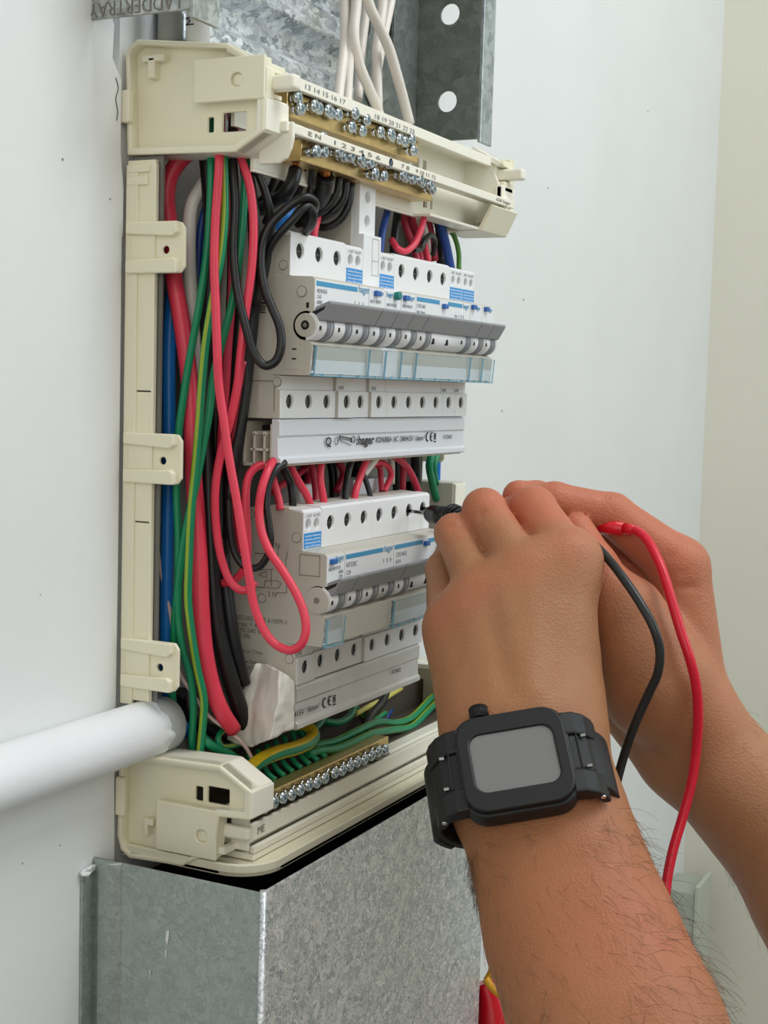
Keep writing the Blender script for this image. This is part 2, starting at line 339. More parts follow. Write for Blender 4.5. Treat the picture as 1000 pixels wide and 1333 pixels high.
def cap(outl, x, d, top, right=False):
    # x outer face, d = +1 going inwards
    wins = [rect(22, 25, 47.2, 53.5), rect(5.5, 17.5, 47, 55)] if top else [rect(21.5, 25.5, -247, -240.5), rect(7.5, 19, -247, -239.5)]
    t = MB().plate(outl, wins, x + d * 6, x + d * 8, 'x')
    t.plate(outl, [inset(outl, 2.2)], x, x + d * 7, 'x')
    o = obj('end_bracket', t, M_CREAM, E, .7)
    n = len(outl)
    # deep lips along the front and inner edge
    lip = (3, 8) if top else (0, 4)
    ids = list(range(*lip)) if top else [0, 1, 2, 3]
    t = MB()
    for i in ids:
        if i + 1 >= n: break
        a, b = outl[i], outl[i + 1]
        if (top and i == 4): continue
        q = inset(outl, 3); t.prism([a, b, q[i + 1], q[i]], x + d * 1, x + d * 19, 'x')
    obj('bracket_lip', t, M_CREAM2, o, .4)
    if top:
        t = MB().plate(rect(-7.2, 28, 58.5, 76.5), [circ(6.5, 67, 3, 18)], x - d * .6, x + d * 1.4, 'x').box(x + d * 1.3, x + d * 6, -6.8, 27.6, 59, 76).cyl((x + d * .5, 5.7, 67), (x + d * 4, 5.7, 67), 2.5, 18)
        t.box(x + d * 2, x + d * 17, -7, -2, 70.5, 74).box(x + d * 4, x + d * 15, -6.8, 0, 60, 62)
        obj('clip_block', t, M_CREAM, o, .5)
        obj('clip_tongue', MB().box(x + d * 6, x + d * 13, -17.5, 2, 63, 69.5), M_CREAM2, o, 1.5, 3)
        obj('corner_notch', MB().box(x + d * 1.5, x + d * 6.5, 45, 57, 78.2, 81).box(x + d * 1.5, x + d * 6.5, 50, 53.5, 71, 80), M_CREAM, o, .5)
        obj('front_block', MB().box(x + d * .5, x + d * 19, -8, -3, 45.6, 59).box(x + d * 19, x + d * 23, -7, 0, 47, 51), M_CREAM2, o, .6)
    else:
        t = MB().plate(rect(10, 42, -270.5, -248), [circ(17.5, -260.5, 3, 18)], x - d * .6, x + d * 1.4, 'x').box(x + d * 1.3, x + d * 6, 10.4, 41.5, -270, -248.4).cyl((x + d * .5, 16.6, -260.5), (x + d * 4, 16.6, -260.5), 2.5, 18)
        obj('clip_block', t, M_CREAM, o, .5)
        obj('clip_tongue', MB().box(x + d * 6, x + d * 10, -3, 12, -261.5, -255.5), M_CREAM2, o, 1.5, 3)
        obj('clip_frame', MB().box(x + d * 2, x + d * 14, 7, 10.4, -268, -265).box(x + d * 12, x + d * 14, 1, 10, -268, -250), M_CREAM2, o, .4)
        obj('front_block', MB().box(x + d * .5, x + d * 19, -8, -4, -249, -236.8), M_CREAM2, o, .6)
        obj('corner_notch', MB().box(x + d * 1.5, x + d * 6.5, 48, 50, -266, -258).box(x + d * 1.5, x + d * 6.5, 45, 48.5, -261, -258), M_CREAM, o, .4)
    return o
cap(TOPCAP, -45, 1, True); cap(LOWCAP, -45, 1, False)
cap(TOPCAP, 239, -1, True); cap(LOWCAP, 239, -1, False)
obj('bracket_ear', MB().box(-48, -44, 60, 65, 52, 66), M_CREAM, E, .8); obj('bracket_ear', MB().box(-47, -44, 59, 64, -258, -240), M_CREAM, E, .8)
# label strips that carry the terminal bars
t = MB().box(-36, 222, 0, 3, 70.2, 75.6).box(-36, 222, 3, 34, 73.2, 75.4)
u = obj('label_strip', t, M_CREAM2, E, .4)
for body, p in (('13 14 15 16 17', (-0.3,-0.2,72.7)), ('18 19 20 21 22 23', (68.6,-0.2,72))): text(body, (p[0], -.25, p[2] - .9), 2.3, M_FAINT, u, 'front', 38 if '18' not in body else 45)
t = MB().box(-29, 232, -11, -8, 46.9, 51.2).box(-29, 232, -8, 4, 49.4, 51)
u = obj('label_strip', t, M_CREAM2, E, .4)
for body, x, w in (('E N', -15, 11), ('1 2 3 4 5 6', 7, 46), ('7 8', 78, 9), ('9 10 11 12', 95, 24), ('63A hager', 203, 22)):
    text(body, (x, -11.2, 48.1), 2.0, M_SIDEINK, u, 'front', w)
obj('strip_lug', MB().prism([(-13, 51.2), (4, 51.2), (4, 34), (-6, 34), (-10, 36), (-12, 40), (-13, 44)], -31, -28.8, 'x').box(-33, -18, -11.2, 2, 46.7, 51.4), M_CREAM2, E, .8)
obj('strip_carrier', MB().plate(rect(-28, 236, 33, 51), [rect(146, 151, 38, 44), rect(155, 158, 38, 44)], 8, 10, 'y').plate(rect(-30, 236, 51, 74), [rect(138, 145, 58, 66), rect(149, 158, 58, 66), rect(163, 168, 58, 66)], 17, 19, 'y').box(134, 236, -2, 10, 31.5, 33).box(-28, 134, 8, 10, 31.5, 33), M_CREAM2, E, .3)
obj('strip_end', MB().prism([(19, 75), (-.2, 75.8), (-.2, 70), (-9, 51.4), (-11.2, 51.4), (-11.2, 46.8), (-3, 31.5), (12, 31.5), (19, 51)], 221.5, 223.5, 'x').box(223, 240, -2, 2, 60, 75), M_CREAM2, E, .5)
obj('end_tongue', MB().box(223, 236, -8, -5, 55.5, 62), M_CREAM, E, 1)
obj('under_tray', MB().prism([(-9, 46), (-2, 33), (24, 33), (24, 31), (-4, 31), (-11, 45)], 200, 238, 'x'), M_CREAM, E, .4)
# bottom shelf
pts = []
for cx, a0, a1 in ((-24, 270, 180),):
    for i in range(9):
        a = math.radians(a0 + (a1 - a0) * i / 8); pts.append((cx + 20 * math.cos(a), 9 + 20 * math.sin(a)))
shelf = [(236, 52), (236, -11)] + pts + [(-44, 62), (-30, 62)]
obj('bottom_shelf', MB().prism(shelf, -277, -274.5, 'z').plate(shelf, [inset(shelf, 2)], -276.95, -271.5, 'z'), M_CREAM, E, .6)
o = obj('earth_label_strip', MB().box(-28, 232, 3, 5, -266, -258).box(-28, 232, 5, 20, -268, -265.5).box(-28, 232, .5, 3, -270.6, -267.5).box(-28, 232, 1, 44, -274, -271), M_CREAM2, E, .4)
text('ME', (-22, 2.7, -263.6), 3.6, M_SIDEINK, o, 'front')
obj('bar_tray', MB().box(-28, 232, 14, 40, -258, -256).box(-28, 232, 38, 40, -258, -240), mat('tray_brown', '#4a4239', .6), E)
obj('bar_plinth', MB().box(120, 215, 6, 30, -263, -257), M_CREAM2, E, 1)
# ------------------------------------------------------------------ galvanised duct below
r = thing('steel_duct', 'large galvanised steel duct below the board, open at its top', 'duct', (85, 66, -700))
obj('side_panel', MB().box(-63, -61.4, 48, 68, -700, -273).prism([(-61.4, 66), (-66, 58), (-66, 52), (-61.4, 46)], -700, -273, 'z').box(-63, -61.4, -24, 48, -700, -273), M_GALVS, r, .6)
obj('front_panel', MB().box(-62, 183, -26, -24.4, -700, -272.6), M_GALV, r, .3)
obj('corner_bead', MB().cyl((-61.6, -24.8, -700), (-61.6, -24.8, -272.4), 1.6, 16).box(-47.6, -46.4, -26.35, -25.8, -700, -273), M_GALV, r)
obj('top_hem', MB().box(-62, 183, -26.4, -25, -274, -272.2), M_GALV, r, .3)
obj('wall_flange', MB().box(-72, -62, 62, 63.2, -700, -277), M_GALVS, r, .3)
obj('duct_shade_lining', MB().box(-61, 182, 60, 61, -700, -290).box(-61, 182, -24, 60, -420, -415).box(180.5, 182, -24, 60, -700, -290), M_DARK, r)  # near-black faces paint the shade inside the open duct
t = MB()
for x, z in ((-63.2, -300),): t.prism([(21.4, -298), (23, -299), (23.4, -303), (22.4, -305), (21.8, -302)], x - .15, x, 'x').prism([(22.6, -307), (23.4, -308), (23, -312), (22.7, -310)], x - .15, x, 'x').prism([(31, -318), (31.8, -319), (31.2, -322)], x - .15, x, 'x')
obj('paint_drip', t, M_PIPE, r, .3)
t = MB(); rr = random.Random(3)
for i in range(16):
    x = -72 + i * .65; t.cyl((x, 62, -277 + rr.uniform(-1.5, 1.5)), (x, 61.2, -277), rr.uniform(.8, 2.2), 7)
obj('paint_blob', t, M_PIPE, r)
# painted conduit entering from the left
r = thing('wall_conduit', 'thick white painted conduit along the wall entering the board at lower left', 'conduit', (-200, 50, -217))
pv = []; q = random.Random(11); w0 = 0
for i in range(72):
    a = 2 * math.pi * i / 72; w0 = .6 * w0 + q.uniform(-1.5, 1.5); pv.append((-40 + w0 - 1.5 * math.cos(a * 2 + 1), 50 + 13 * math.cos(a), -217 + 13 * math.sin(a)))
N_ = 72
obj('painted_pipe', MB().add([(-900, p[1], p[2]) for p in pv] + [(-48, p[1], p[2]) for p in pv] + pv + [(p[0] + .3, 50 + (p[1] - 50) * .965, -217 + (p[2] + 217) * .965) for p in pv], [(k * N_ + i, k * N_ + (i + 1) % N_, (k + 1) * N_ + (i + 1) % N_, (k + 1) * N_ + i) for k in (0, 1, 2) for i in range(N_)], 0, True), M_PIPE, r)
t = MB().cyl((-60, 50, -217), (-29.2, 50, -217), 12.6, 40, cap=False).cyl((-29.2, 50, -217), (-42, 50, -217), 10.8, 40, cap=False)
ring = [(50 + q * math.cos(2 * math.pi * i / 40), -217 + q * math.sin(2 * math.pi * i / 40)) for q in (12.6, 10.8) for i in range(40)]
t.add([(-29.2, y, z) for y, z in ring], [(i, (i + 1) % 40, 40 + (i + 1) % 40, 40 + i) for i in range(40)])
obj('bare_end', t, M_PIPEG, r)
# ------------------------------------------------------------------ terminal bars with screws
def screw_mesh():
    t = MB().cyl((0, 0, 0), (0, 5.5, 0), 1.9, 12).cyl((0, -2.6, 0), (0, .3, 0), 2.8, 18)
    t.cyl((0, -3, 0), (0, -2.5, 0), 2.2, 18, r1=2.8)
    cr = [(.45, .45), (.45, 1.7), (-.45, 1.7), (-.45, .45), (-1.7, .45), (-1.7, -.45), (-.45, -.45), (-.45, -1.7), (.45, -1.7), (.45, -.45), (1.7, -.45), (1.7, .45)]
    t.prism(cr, -3.05, -2.9, 'y', 1)
    return t
SCREW = None
def bar(name, label, x0, x1, y0, y1, z0, z1, spots, group, mats=M_BRASS):
    global SCREW
    r = thing(name, label, 'terminal bar', ((x0 + x1) / 2, y0, z0), group)
    t = MB().box(x0, x1, y0, y1, z0, z1)
    obj('brass_bar', t, mats, r, .5)
    q = random.Random(len(spots) + int(z0))
    for x, z, dy in spots:
        if SCREW is None:
            SCREW = obj('screw', screw_mesh(), [M_ZINC, M_SLOT]); COL.objects.unlink(SCREW)
        copy_part(SCREW, r, (x, y0 - dy, z), (0, q.uniform(0, 3), 0))
    return r
LS = [(-7.1,-9,49.6), (3.1,-9,50), (-4.7,-9,43), (5,-9,44.5), (16.9,-9,46.4), (25.3,-9,45.7), (29.6,-9,46.3), (37.7,-9,46.2), (42.5,-9,45.8), (48,-9,46), (55.2,-9,48.1), (54.7,-9,42), (67.1,-9,48.8), (65.2,-9,42.3), (84.1,-9,45.8), (90.3,-9,45.6), (96.6,-9,45.4), (103,-9,45.8), (109.5,-9,45.9), (116.2,-9,45.4), (121.7,-9,48.8), (121.1,-9,43.6)]
US = [(-2.1,1,67.4), (-1.2,1,62.6), (9.8,1,65.9), (16.3,1,66.1), (23.5,1,66.4), (28.7,1,66.3), (34,1,66.5), (48.8,1,69.6), (48.6,1,63.4), (62.1,1,69), (60.8,1,63.7), (78.1,1,65.9), (87.5,1,66.5), (91.8,1,66.3), (99,1,66), (108,1,66.3), (114.3,1,68.3), (114.7,1,62.7)]
bar('neutral_bar', 'upper brass terminal bar with zinc screws under the topmost label strip', -6, 131, 5, 17, 59, 70.5, [(p[0], p[2], 1.5 + (i * 7 % 5) * .5) for i, p in enumerate(US)], 'brass terminal bars')
bar('neutral_bar', 'middle brass terminal bar below the strip numbered 1 to 12', -8, 131, -4, 8, 38.6, 49, [(p[0], p[2], 2 + (i * 7 % 5) * .5) for i, p in enumerate(LS)], 'brass terminal bars')
bar('earth_bar', 'bottom brass earth bar with one row of dull screws above the lower shelf', -22, 116, 5, 13, -254.5, -247.5, [(-17.5 + 8.05 * i + (2 if i > 7 else 0), -252 + .3 * (i % 3), 1.5) for i in range(16)], 'brass terminal bars')
# ------------------------------------------------------------------ modular devices
def body_profile(z, lowy):
    return [(44, z - 70), (44, z + 5), (17, z + 8.9), (8, z + 8.3), (8, z - 11.3), (0.3, z - 11.5), (-11.5, z - 11.9), (-12.7, z - 13), (-12.7, z - 27), (-9, z - 29), (-9, z - 40), (-12.2, z - 41.5), (-11, z - 55.5), (8, z - 55.7), (8, z - 75.4), (30, z - 75.6)]
def device(name, label, x0, n, z, kind, low=2.0, grp=None, texts=(), stripes=(), buttons=(), handle=None, cover=True, out_right=False):
    r = thing(name, label, 'circuit breaker', (x0 + n * 8.75, 44, z - 75), grp)
    a, b = x0 + .12, x0 + n * 17.5 - .12
    ck = MB().prism(body_profile(z, low), a, b, 'x')
    if n > 0: ck.prism([(.25, z - 11.2), (.25, z + 6.2), (8.2, z + 7.7), (8.2, z - 11.2)], a - .12, a + .2, 'x').prism([(low + .2, z - 75.2), (low + .2, z - 62.5), (low + 1.6, z - 62.3), (low + 1.6, z - 56), (8.2, z - 56), (8.2, z - 75.2)], a - .12, a + .2, 'x')
    obj('body', ck, M_BODY if kind != 'plain' else M_WHITE, r, .3)
    # upper terminals
    holes, screws = [], []
    if kind == 'rcbo':
        for c in (4.7, 12.5): holes.append(circ(x0 + c, z + .6, 2.7, 18))
        zt = z + 6.6
    elif kind == 'twin':
        for k in range(n):
            for c in (4.7, 12.5): holes.append(circ(x0 + 17.5 * k + c, z + .6, 2.5, 18))
        zt = z + 6.6
    else:
        for k in range(n): holes.append(circ(x0 + 17.5 * k + 8.75, z, 3.6, 22)); screws.append((x0 + 17.5 * k + 8.75, z))
        zt = z + 7.3
    t = MB().plate([(a - .04, z - 11.4), (b + .04, z - 11.4), (b + .04, zt), (a - .04, zt)], holes, 0, 7.9, 'y').prism([(.3, zt - .5), (.3, zt + .2), (1.5, zt + 1), (7.9, zt + 1.3), (7.9, zt - .5)], a + .1, b - .1, 'x')
    if kind == 'mcb':
        for k in range(1, n): t.box(x0 + 17.5 * k - .1, x0 + 17.5 * k + .1, -.04, .4, z - 11, zt)
    obj('upper_terminal_block', t, M_WHITE, r, .25)
    t = MB()
    for x, zz in screws: t.cyl((x, 1.3, zz), (x, 7.8, zz), 3.57, 20).box(x - 2.6, x + 2.6, 1.2, 1.4, zz - .25, zz + .25, 1)  # near-black disc paints the shade in the hole, the slot is the screw's
    if screws: obj('hole_shade_screw', t, [M_DARK, mat_slot], r)
    if not screws:
        for k in range(n if kind == 'twin' else 1):
            o = obj('warning_sticker', MB().box(x0 + 17.5 * k + .6, x0 + 17.5 * k + 17.0, -.22, .1, z - 10.6, z - 3.4), M_BLUE, r)
            for i, l in enumerate(('Insulation Resistance', 'test can be performed', 'if disconnected with', 'device OFF position')):
                text(l, (x0 + 17.5 * k + 1.4, -.3, z - 5.2 - 1.65 * i), .95, M_WINK, o, 'front', 14.6)
            text('L OUT  N OUT' if kind == 'rcbo' else 'OUT  N OUT', (x0 + 17.5 * k + 1.6, -.1, z + 3.9), 1.6, M_FAINT, r, 'front', 14)
    # lower terminals
    hl = [circ(x0 + 17.5 * k + 8.75, z - 67.6, 3.3, 20) for k in range(n)]
    t = MB().plate(rect(a, b, z - 75.3, z - 62.4), hl, low, 7.9, 'y').box(a + .06, b - .06, low + 1.4, 7.95, z - 62.4, z - 55.9)
    obj('lower_terminal_block', t, M_WHITE, r, .25)
    t = MB()
    for k in range(n):
        x = x0 + 17.5 * k + 8.75; t.cyl((x, low + 1.3, z - 67.6), (x, 7.8, z - 67.6), 3.27, 18).box(x - .5, x + .5, low + 1.15, low + 1.4, z - 69.6, z - 65.6, 1)  # same painted hole shade behind the screw slot
    obj('hole_shade_screw', t, [M_DARK, mat_slot], r)
    if kind in ('rcbo', 'twin'):
        for k in range(n): text('LINE', (x0 + 17.5 * k + 1.2, low + 1.3, z - 61.6), 1.9, M_FAINT, r, 'front', 6)
    # front nose plate, printed
    o = obj('front_label', MB().box(a + .2, b - .2, -12.95, -12.5, z - 27, z - 13), M_WHITE, r, .15)
    for xa, xb, zz in stripes: obj('blue_stripe', MB().box(xa, xb, -13.05, -12.9, zz - 1.1, zz + 1.1), M_STRIPE, o)
    for body, x, zz, h, m, w in texts: text(body, (x, -13.1, zz), h, m, o, 'front', w)
    for x, zz, m, rd in buttons:
        t = MB()
        if rd: t.cyl((x, -13, zz), (x, -16, zz), 2.1, 18)
        else: t.box(x - 2.4, x + 2.4, -15, -12.9, zz - 1.3, zz + 1.2)
        obj('test_button', t, m, r, .4, 2)
    # toggle barrel with pole rings
    t = MB().cyl((a, -8.7, z - 33.6), (b, -8.7, z - 33.6), 6.5, 32)
    for k in range(n):
        x = x0 + 17.5 * k
        if kind == 'rcd' and k in (1, 2): t.box(x - 1, x + .5, -15.6, -14.4, z - 37, z - 34, 2); continue
        t.cyl((x + 7.8, -8.7, z - 33.6), (x + 12, -8.7, z - 33.6), 6.7, 32, 1).cyl((x + 13, -8.7, z - 33.6), (x + 14.6, -8.7, z - 33.6), 6.7, 32, 1)
        t.box(x + 1, x + 2.6, -15.35, -14, z - 35.5, z - 33.6, 2)
    obj('toggle_barrel', t, [M_WHITE, M_BAND, M_DARK], r)
    if handle:
        xa, xb, sl = handle
        hp = [(-9.5, z - 26.8), (-20.2, z - 22.4), (-20.8, z - 23.6), (-16.6, z - 30.8), (-14.8, z - 31.6), (-10, z - 30)]
        o = obj('toggle_handle', MB().prism(hp, xa + .15, xb - .15, 'x'), M_DGREY, r, .6)
        obj('handle_slot', MB().prism([(-11.5, z - 27.6), (-18.4, z - 24.8), (-17.4, z - 26.6), (-12, z - 29.4)], xa + .05, xa + 1, 'x'), M_DARK, o)
    if cover:
        o = obj('label_cover', MB().prism([(-12.4, z - 41.8), (-14.4, z - 42.6), (-13.4, z - 55.2), (-11.2, z - 55.8), (-11.6, z - 54), (-12.6, z - 43.6)], a + .2, b - .2, 'x'), M_COVER, r, .15)
        t = MB().prism([(-14.6, z - 42.5), (-13.6, z - 42.5), (-12.8, z - 55.6), (-13.6, z - 55.6)], a + .1, a + .45, 'x').prism([(-14.6, z - 42.5), (-13.6, z - 42.5), (-12.8, z - 55.6), (-13.6, z - 55.6)], b - .45, b - .1, 'x').box(a, b, -13.6, -11.2, z - 56, z - 55.5)
        for k in range(n): t.box(x0 + 17.5 * k + 7, x0 + 17.5 * k + 8.2, -14, -13, z - 56, z - 54.6)
        obj('cover_rim', t, M_COVEDGE, o, .2)
        obj('paper_label', MB().box(a + .6, b - .6, -11.6, -11.2, z - 54.6, z - 43), M_WHITE, o)
    return r
mat_slot = mat('dull_screw', '#5f6063', .4, metal=.7)
H = 'hager'
X0 = -8.75
x = lambda m: X0 + 17.5 * m
RG = 'circuit breakers in the upper row'; R2 = 'circuit breakers in the lower row'
d1 = device('circuit_breaker', 'leftmost three-pole circuit breaker of the upper row, three screw holes', x(0), 3, 0, 'mcb', 3.6, RG,
    [(H, 32.6, -16, 3.6, M_STRIPE, 11), ('NDN363', -7, -19, 2, M_FAINT, 9), ('C63\n6000\n3', -7, -21.4, 1.8, M_FAINT, None), ('1 1 1', 28, -22.5, 2.2, M_FAINT, 9)], [(-7.6, 31.6, -14.9)], (), (x(0) + .5, x(3), 1))
d2 = device('residual_breaker', 'single upper row residual breaker with blue sticker next to the three-pole breaker', x(3), 1, 0, 'rcbo', 2, RG,
    [(H, 51, -16, 2.6, M_STRIPE, 8), ('AD1 830T', 44.6, -20, 1.6, M_FAINT, 12)], (), [(51, -15.3, M_BTN, 0)], (x(3), x(4), 0))
d3 = device('residual_breaker', 'upper row breaker module whose tall printed stack rises above its neighbours', x(4), 1, 0, 'plain', 3.6, RG,
    [(H, 62.2, -16, 2.6, M_STRIPE, 7), ('NEUTRAL', 62.5, -20.5, 1.6, M_FAINT, 11)], (), [(72, -15, M_GBTN, 1)], (x(4), x(5), 0))
t = MB().plate(rect(x(4) + .3, x(5) - .3, 14, 39), [circ(70, 33, 2.9, 20), circ(70, 21.4, 2.9, 20)], 2.6, 6, 'y').box(x(4) + .3, x(5) - .3, 6, 36, -10, 38.6).box(x(4) + .2, x(5) + 1.6, -.2, 30, -11, 14.5)
o = obj('tall_stack', t, M_WHITE, d3, .3)
obj('stack_side', MB().box(x(4) - .1, x(4) + .4, 7, 36, -6, 38.6), M_BODY, d3)
text('N A   N E I', (66, 2, -3), 1.6, M_FAINT, d3, 'front', 16, rot=-math.pi / 2)
t = MB()
for xa in (70.5, 77.5): t.box(xa, xa + .25, -.3, -.1, -5, 13)
for zz in (-5, 2, 12.8): t.box(70.5, 77.7, -.3, -.1, zz, zz + .25)
obj('printed_diagram', t, M_FAINT, d3)
d4 = device('residual_breaker', 'upper row residual breaker with L OUT holes just right of the tall stack', x(5), 1, 0, 'rcbo', 2, RG,
    [(H, 86.5, -16, 2.6, M_STRIPE, 7.5), ('ADA956T', 80, -20, 1.6, M_FAINT, 12)], (), [(83, -15.3, M_BTN, 0)], (x(5), x(6), 0))
d5 = device('residual_switch', 'wide four-pole upper row switch with blue test button in its blue stripe', x(6), 4, 0, 'rcd', 2, RG,
    [(H, 156, -16, 3, M_STRIPE, 8), ('CDC463', 97, -19, 2, M_FAINT, 10), ('40A 30mA', 97, -22, 1.6, M_FAINT, 10), ('N 1 3 5', 145, -21.5, 1.8, M_FAINT, 12)], [(97, 125, -14.8), (136, 155, -14.8)], [(130.5, -16.4, M_BTN, 0)], (x(6), x(10), 0))
d6 = device('residual_breaker', 'second last residual breaker at the right end of the upper row', x(10), 1, 0, 'twin', 2, RG, [(H, 173, -15.6, 2.6, M_STRIPE, 7)], (), [(169.5, -14.4, M_BTN, 0)], (x(10), x(11), 0))
d7 = device('residual_breaker', 'last residual breaker at the right end of the upper row', x(11), 1, 0, 'twin', 2, RG, [(H, 191, -15.6, 2.6, M_STRIPE, 7)], (), [(188, -14.4, M_BTN, 0)], (x(11), x(12), 0))
Z2 = -125.3
e1 = device('residual_breaker', 'lower row residual breaker with printed beige side beside the red cable loop', x(1), 1, Z2, 'rcbo', 2, R2,
    [(H, 17, Z2 - 16.2, 3.2, M_STRIPE, 8), ('ADA970T', 10, Z2 - 20, 1.6, M_FAINT, 12), ('6000\nC20', 20, Z2 - 22, 1.6, M_FAINT, None)], (), [(13.5, Z2 - 15.6, M_BTN, 0)], (x(1) + .5, x(2), 1))
e2 = device('circuit_breaker', 'lower row three-pole breaker right of the sticker with blue stripe', x(2), 3, Z2, 'mcb', 3.4, R2,
    [(H, 67.5, Z2 - 16.2, 3.4, M_STRIPE, 10), ('NT320C', 27.5, Z2 - 20, 2.4, M_FAINT, 11), ('C20\n6000', 27.5, Z2 - 23.4, 2, M_FAINT, None), ('1 3 5', 66, Z2 - 21.5, 2, M_FAINT, 9)], [(27, 66.5, Z2 - 15)], (), (x(2), x(5), 0), False)
e3 = device('residual_switch', 'lower row four-pole switch being probed by the black test probe', x(5), 4, Z2, 'rcd', 2, R2,
    [('CDC463J', 81, Z2 - 20, 2.2, M_FAINT, 12), ('63A', 81, Z2 - 23.4, 2, M_FAINT, 6)], [(79.5, 113, Z2 - 15), (120, 139, Z2 - 15)], [(116.6, Z2 - 16, M_BTN, 0)], (x(5), x(9), 0))
def rivet(t, x, y, z, r): t.cyl((x, y, z), (x - .25, y, z), r, 20, 1).cyl((x - .2, y, z), (x - .5, y, z), r * .84, 20, 0)
# side details of the left-most modules
t = MB(); xs = x(0) + .1
for p, r_ in (((-8.7,3.5,-6.9), 2.3), ((-8.7,-6.3,-18.6), 2.6), ((-8.7,5.4,-58.9), 2.4)): rivet(t, xs, p[1], p[2], r_)
p = (-8.7,-8.6,-33.4); t.cyl((xs + .1, p[1], p[2]), (xs - .5, p[1], p[2]), 5.3, 28, 0).cyl((xs - .4, p[1], p[2]), (xs - .75, p[1], p[2]), 2.1, 18, 2).cyl((xs - .5, p[1], p[2]), (xs - .85, p[1], p[2]), 1.0, 12, 1)
p = (-8.7,-9.4,-24.6); t.box(xs - .25, xs, p[1] - .7, p[1] + .7, p[2] - 1.2, p[2] + 1.2, 2)
p = (-8.7,-3.4,-45.7); t.box(xs - .5, xs, p[1] - 2.6, p[1] + 4.6, p[2] - 7.4, p[2] + 6.2)
for dz in (-2.7, 1.6): t.box(xs - .6, xs - .4, p[1] - 1, p[1] + 1.2, p[2] + dz - .35, p[2] + dz + .35, 2)
p = (-8.7,14.9,-65.3); t.box(xs - .3, xs, p[1] - 1, p[1] + 1, p[2] - 6, p[2] + 5).box(xs - .3, xs, 3, 23, p[2] + 6.5, p[2] + 6.9, 1).box(xs - .3, xs, 6.5, 7, p[2] - 7, p[2] + 6.6, 1)
obj('side_detail', t, [M_BODY, M_BODYR, M_DARK], d1, .15, kind='stuff')
t = MB(); q = random.Random(5); z = -3.
while z > -28:
    h = q.choice((.35, .5, .9)); t.box(xs - .12, xs, 12.2, 18, z - h, z); z -= h + q.choice((.4, .6, .9))
obj('barcode', t, M_INK, d1)
t = MB(); xs = x(1) + .1
for p, r_ in (((8.8,3.6,-130.8), 2.5), ((8.8,28.6,-121.3), 2.0), ((8.8,21.7,-160.8), 2.3), ((8.8,39.7,-159.3), 2.0), ((8.8,5.9,-188.2), 2.4)): rivet(t, xs, p[1], p[2], r_)
p = (8.8,-8.4,-159.1); t.cyl((xs + .1, p[1], p[2]), (xs - 1, p[1], p[2]), 6.2, 30, 0).cyl((xs - .9, p[1], p[2]), (xs - 1.2, p[1], p[2]), 1.5, 16, 1)
p = (8.8,-3.3,-142.8); t.plate(rect(p[1] - 6, p[1] + 5, p[2] - 5.4, p[2] + 4.6), [rect(p[1] - 5.6, p[1] + 4.6, p[2] - 5, p[2] + 4.2)], xs - .2, xs, 'x', 1)
obj('side_detail', t, [M_BODY, M_BODYR, M_DARK], e1, .12, kind='stuff')
t = MB()
for seg in ([(8.6,25.9,-139.7),(8.6,13.2,-139.4)], [(8.6,13.3,-135.8),(8.6,13.1,-146.7)], [(8.6,7.9,-137.2),(8.6,9,-142),(8.6,8.2,-157.1),(8.6,13.6,-157.6)], [(8.6,25.5,-155.8),(8.6,12.8,-155.4),(8.6,11.2,-153.1),(8.6,13.4,-151.8),(8.6,20.1,-152.4),(8.6,20.4,-155)], [(8.6,16.8,-146.3),(8.6,16.6,-154.6)], [(8.6,23.1,-147.5),(8.6,15.6,-146.5)], [(8.6,23.9,-149.8),(8.6,19.3,-150.8),(8.6,19.3,-147.9),(8.6,23.1,-149.3)]):
    for a, b in zip(seg, seg[1:]): t.cyl((8.75, a[1], a[2]), (8.75, b[1], b[2]), .17, 6)
obj('printed_diagram', t, M_SIDEINK, e1)
for body, p, h in (('N', (8.6,15,-136.3), 2.6), ('2 N', (8.6,18.6,-159.5), 2.4), ('IEC/AS NZS 61009-1', (8.6,35.8,-172.2), 2.4), ('Imax = 4500', (8.6,35.8,-175.2), 2.4), ('230-240 V ~', (8.6,35.7,-178.1), 2.4), ('50 Hz', (8.6,35.6,-180.7), 2.4), ('Made in China', (8.6,35.1,-187.7), 1.8), ('Super Slow Delay', (8.6,38.4,-192.6), 1.6), ('type B curve', (8.6,38.4,-195.2), 1.6)):
    text(body, (8.7, p[1], p[2]), h, M_SIDEINK, e1, 'side')
# ------------------------------------------------------------------ busbars
def busbar(name, label, xa, xb, z, m, y=4.0):
    r = thing(name, label, 'busbar', ((xa + xb) / 2, 23, z - 97), 'comb busbars')
    pr = [(y + .8, z - 75.6), (y - .2, z - 77), (y - .2, z - 83), (y + .6, z - 84), (y + .3, z - 92.6), (y - 1, z - 93.6), (y - 1, z - 96), (y + .4, z - 96.6), (y + 4, z - 96.6), (y + 4, z - 75.6)]
    obj('front_cover', MB().prism(pr, xa, xb, 'x'), m, r, .25)
    t = MB().box(xa + .4, xb - .4, 22, 23.4, z - 97, z - 77).box(xa + .4, xb - .4, 6, 23, z - 97.4, z - 96)
    t.box(xa + .4, xb - .4, y + 3, y + 5, z - 97, z - 78)
    for yy in (12, 17.4): t.box(xa + .4, xb - .4, yy - .5, yy + .6, z - 97, z - 82.5).cyl((xa + .4, yy, z - 82.5), (xb - .4, yy, z - 82.5), 1.1, 10)
    t.box(xa + .4, xb - .4, 10, 19.5, z - 90.4, z - 89.2)
    obj('channel', t, M_CELL, r, .2)
    obj('cell_shade_core', MB().box(xa + 14, xb - 6, 7.5, 21.5, z - 95, z - 79), M_DARK, r)  # near-black block paints the shade deep inside the hollow end cells
    return r
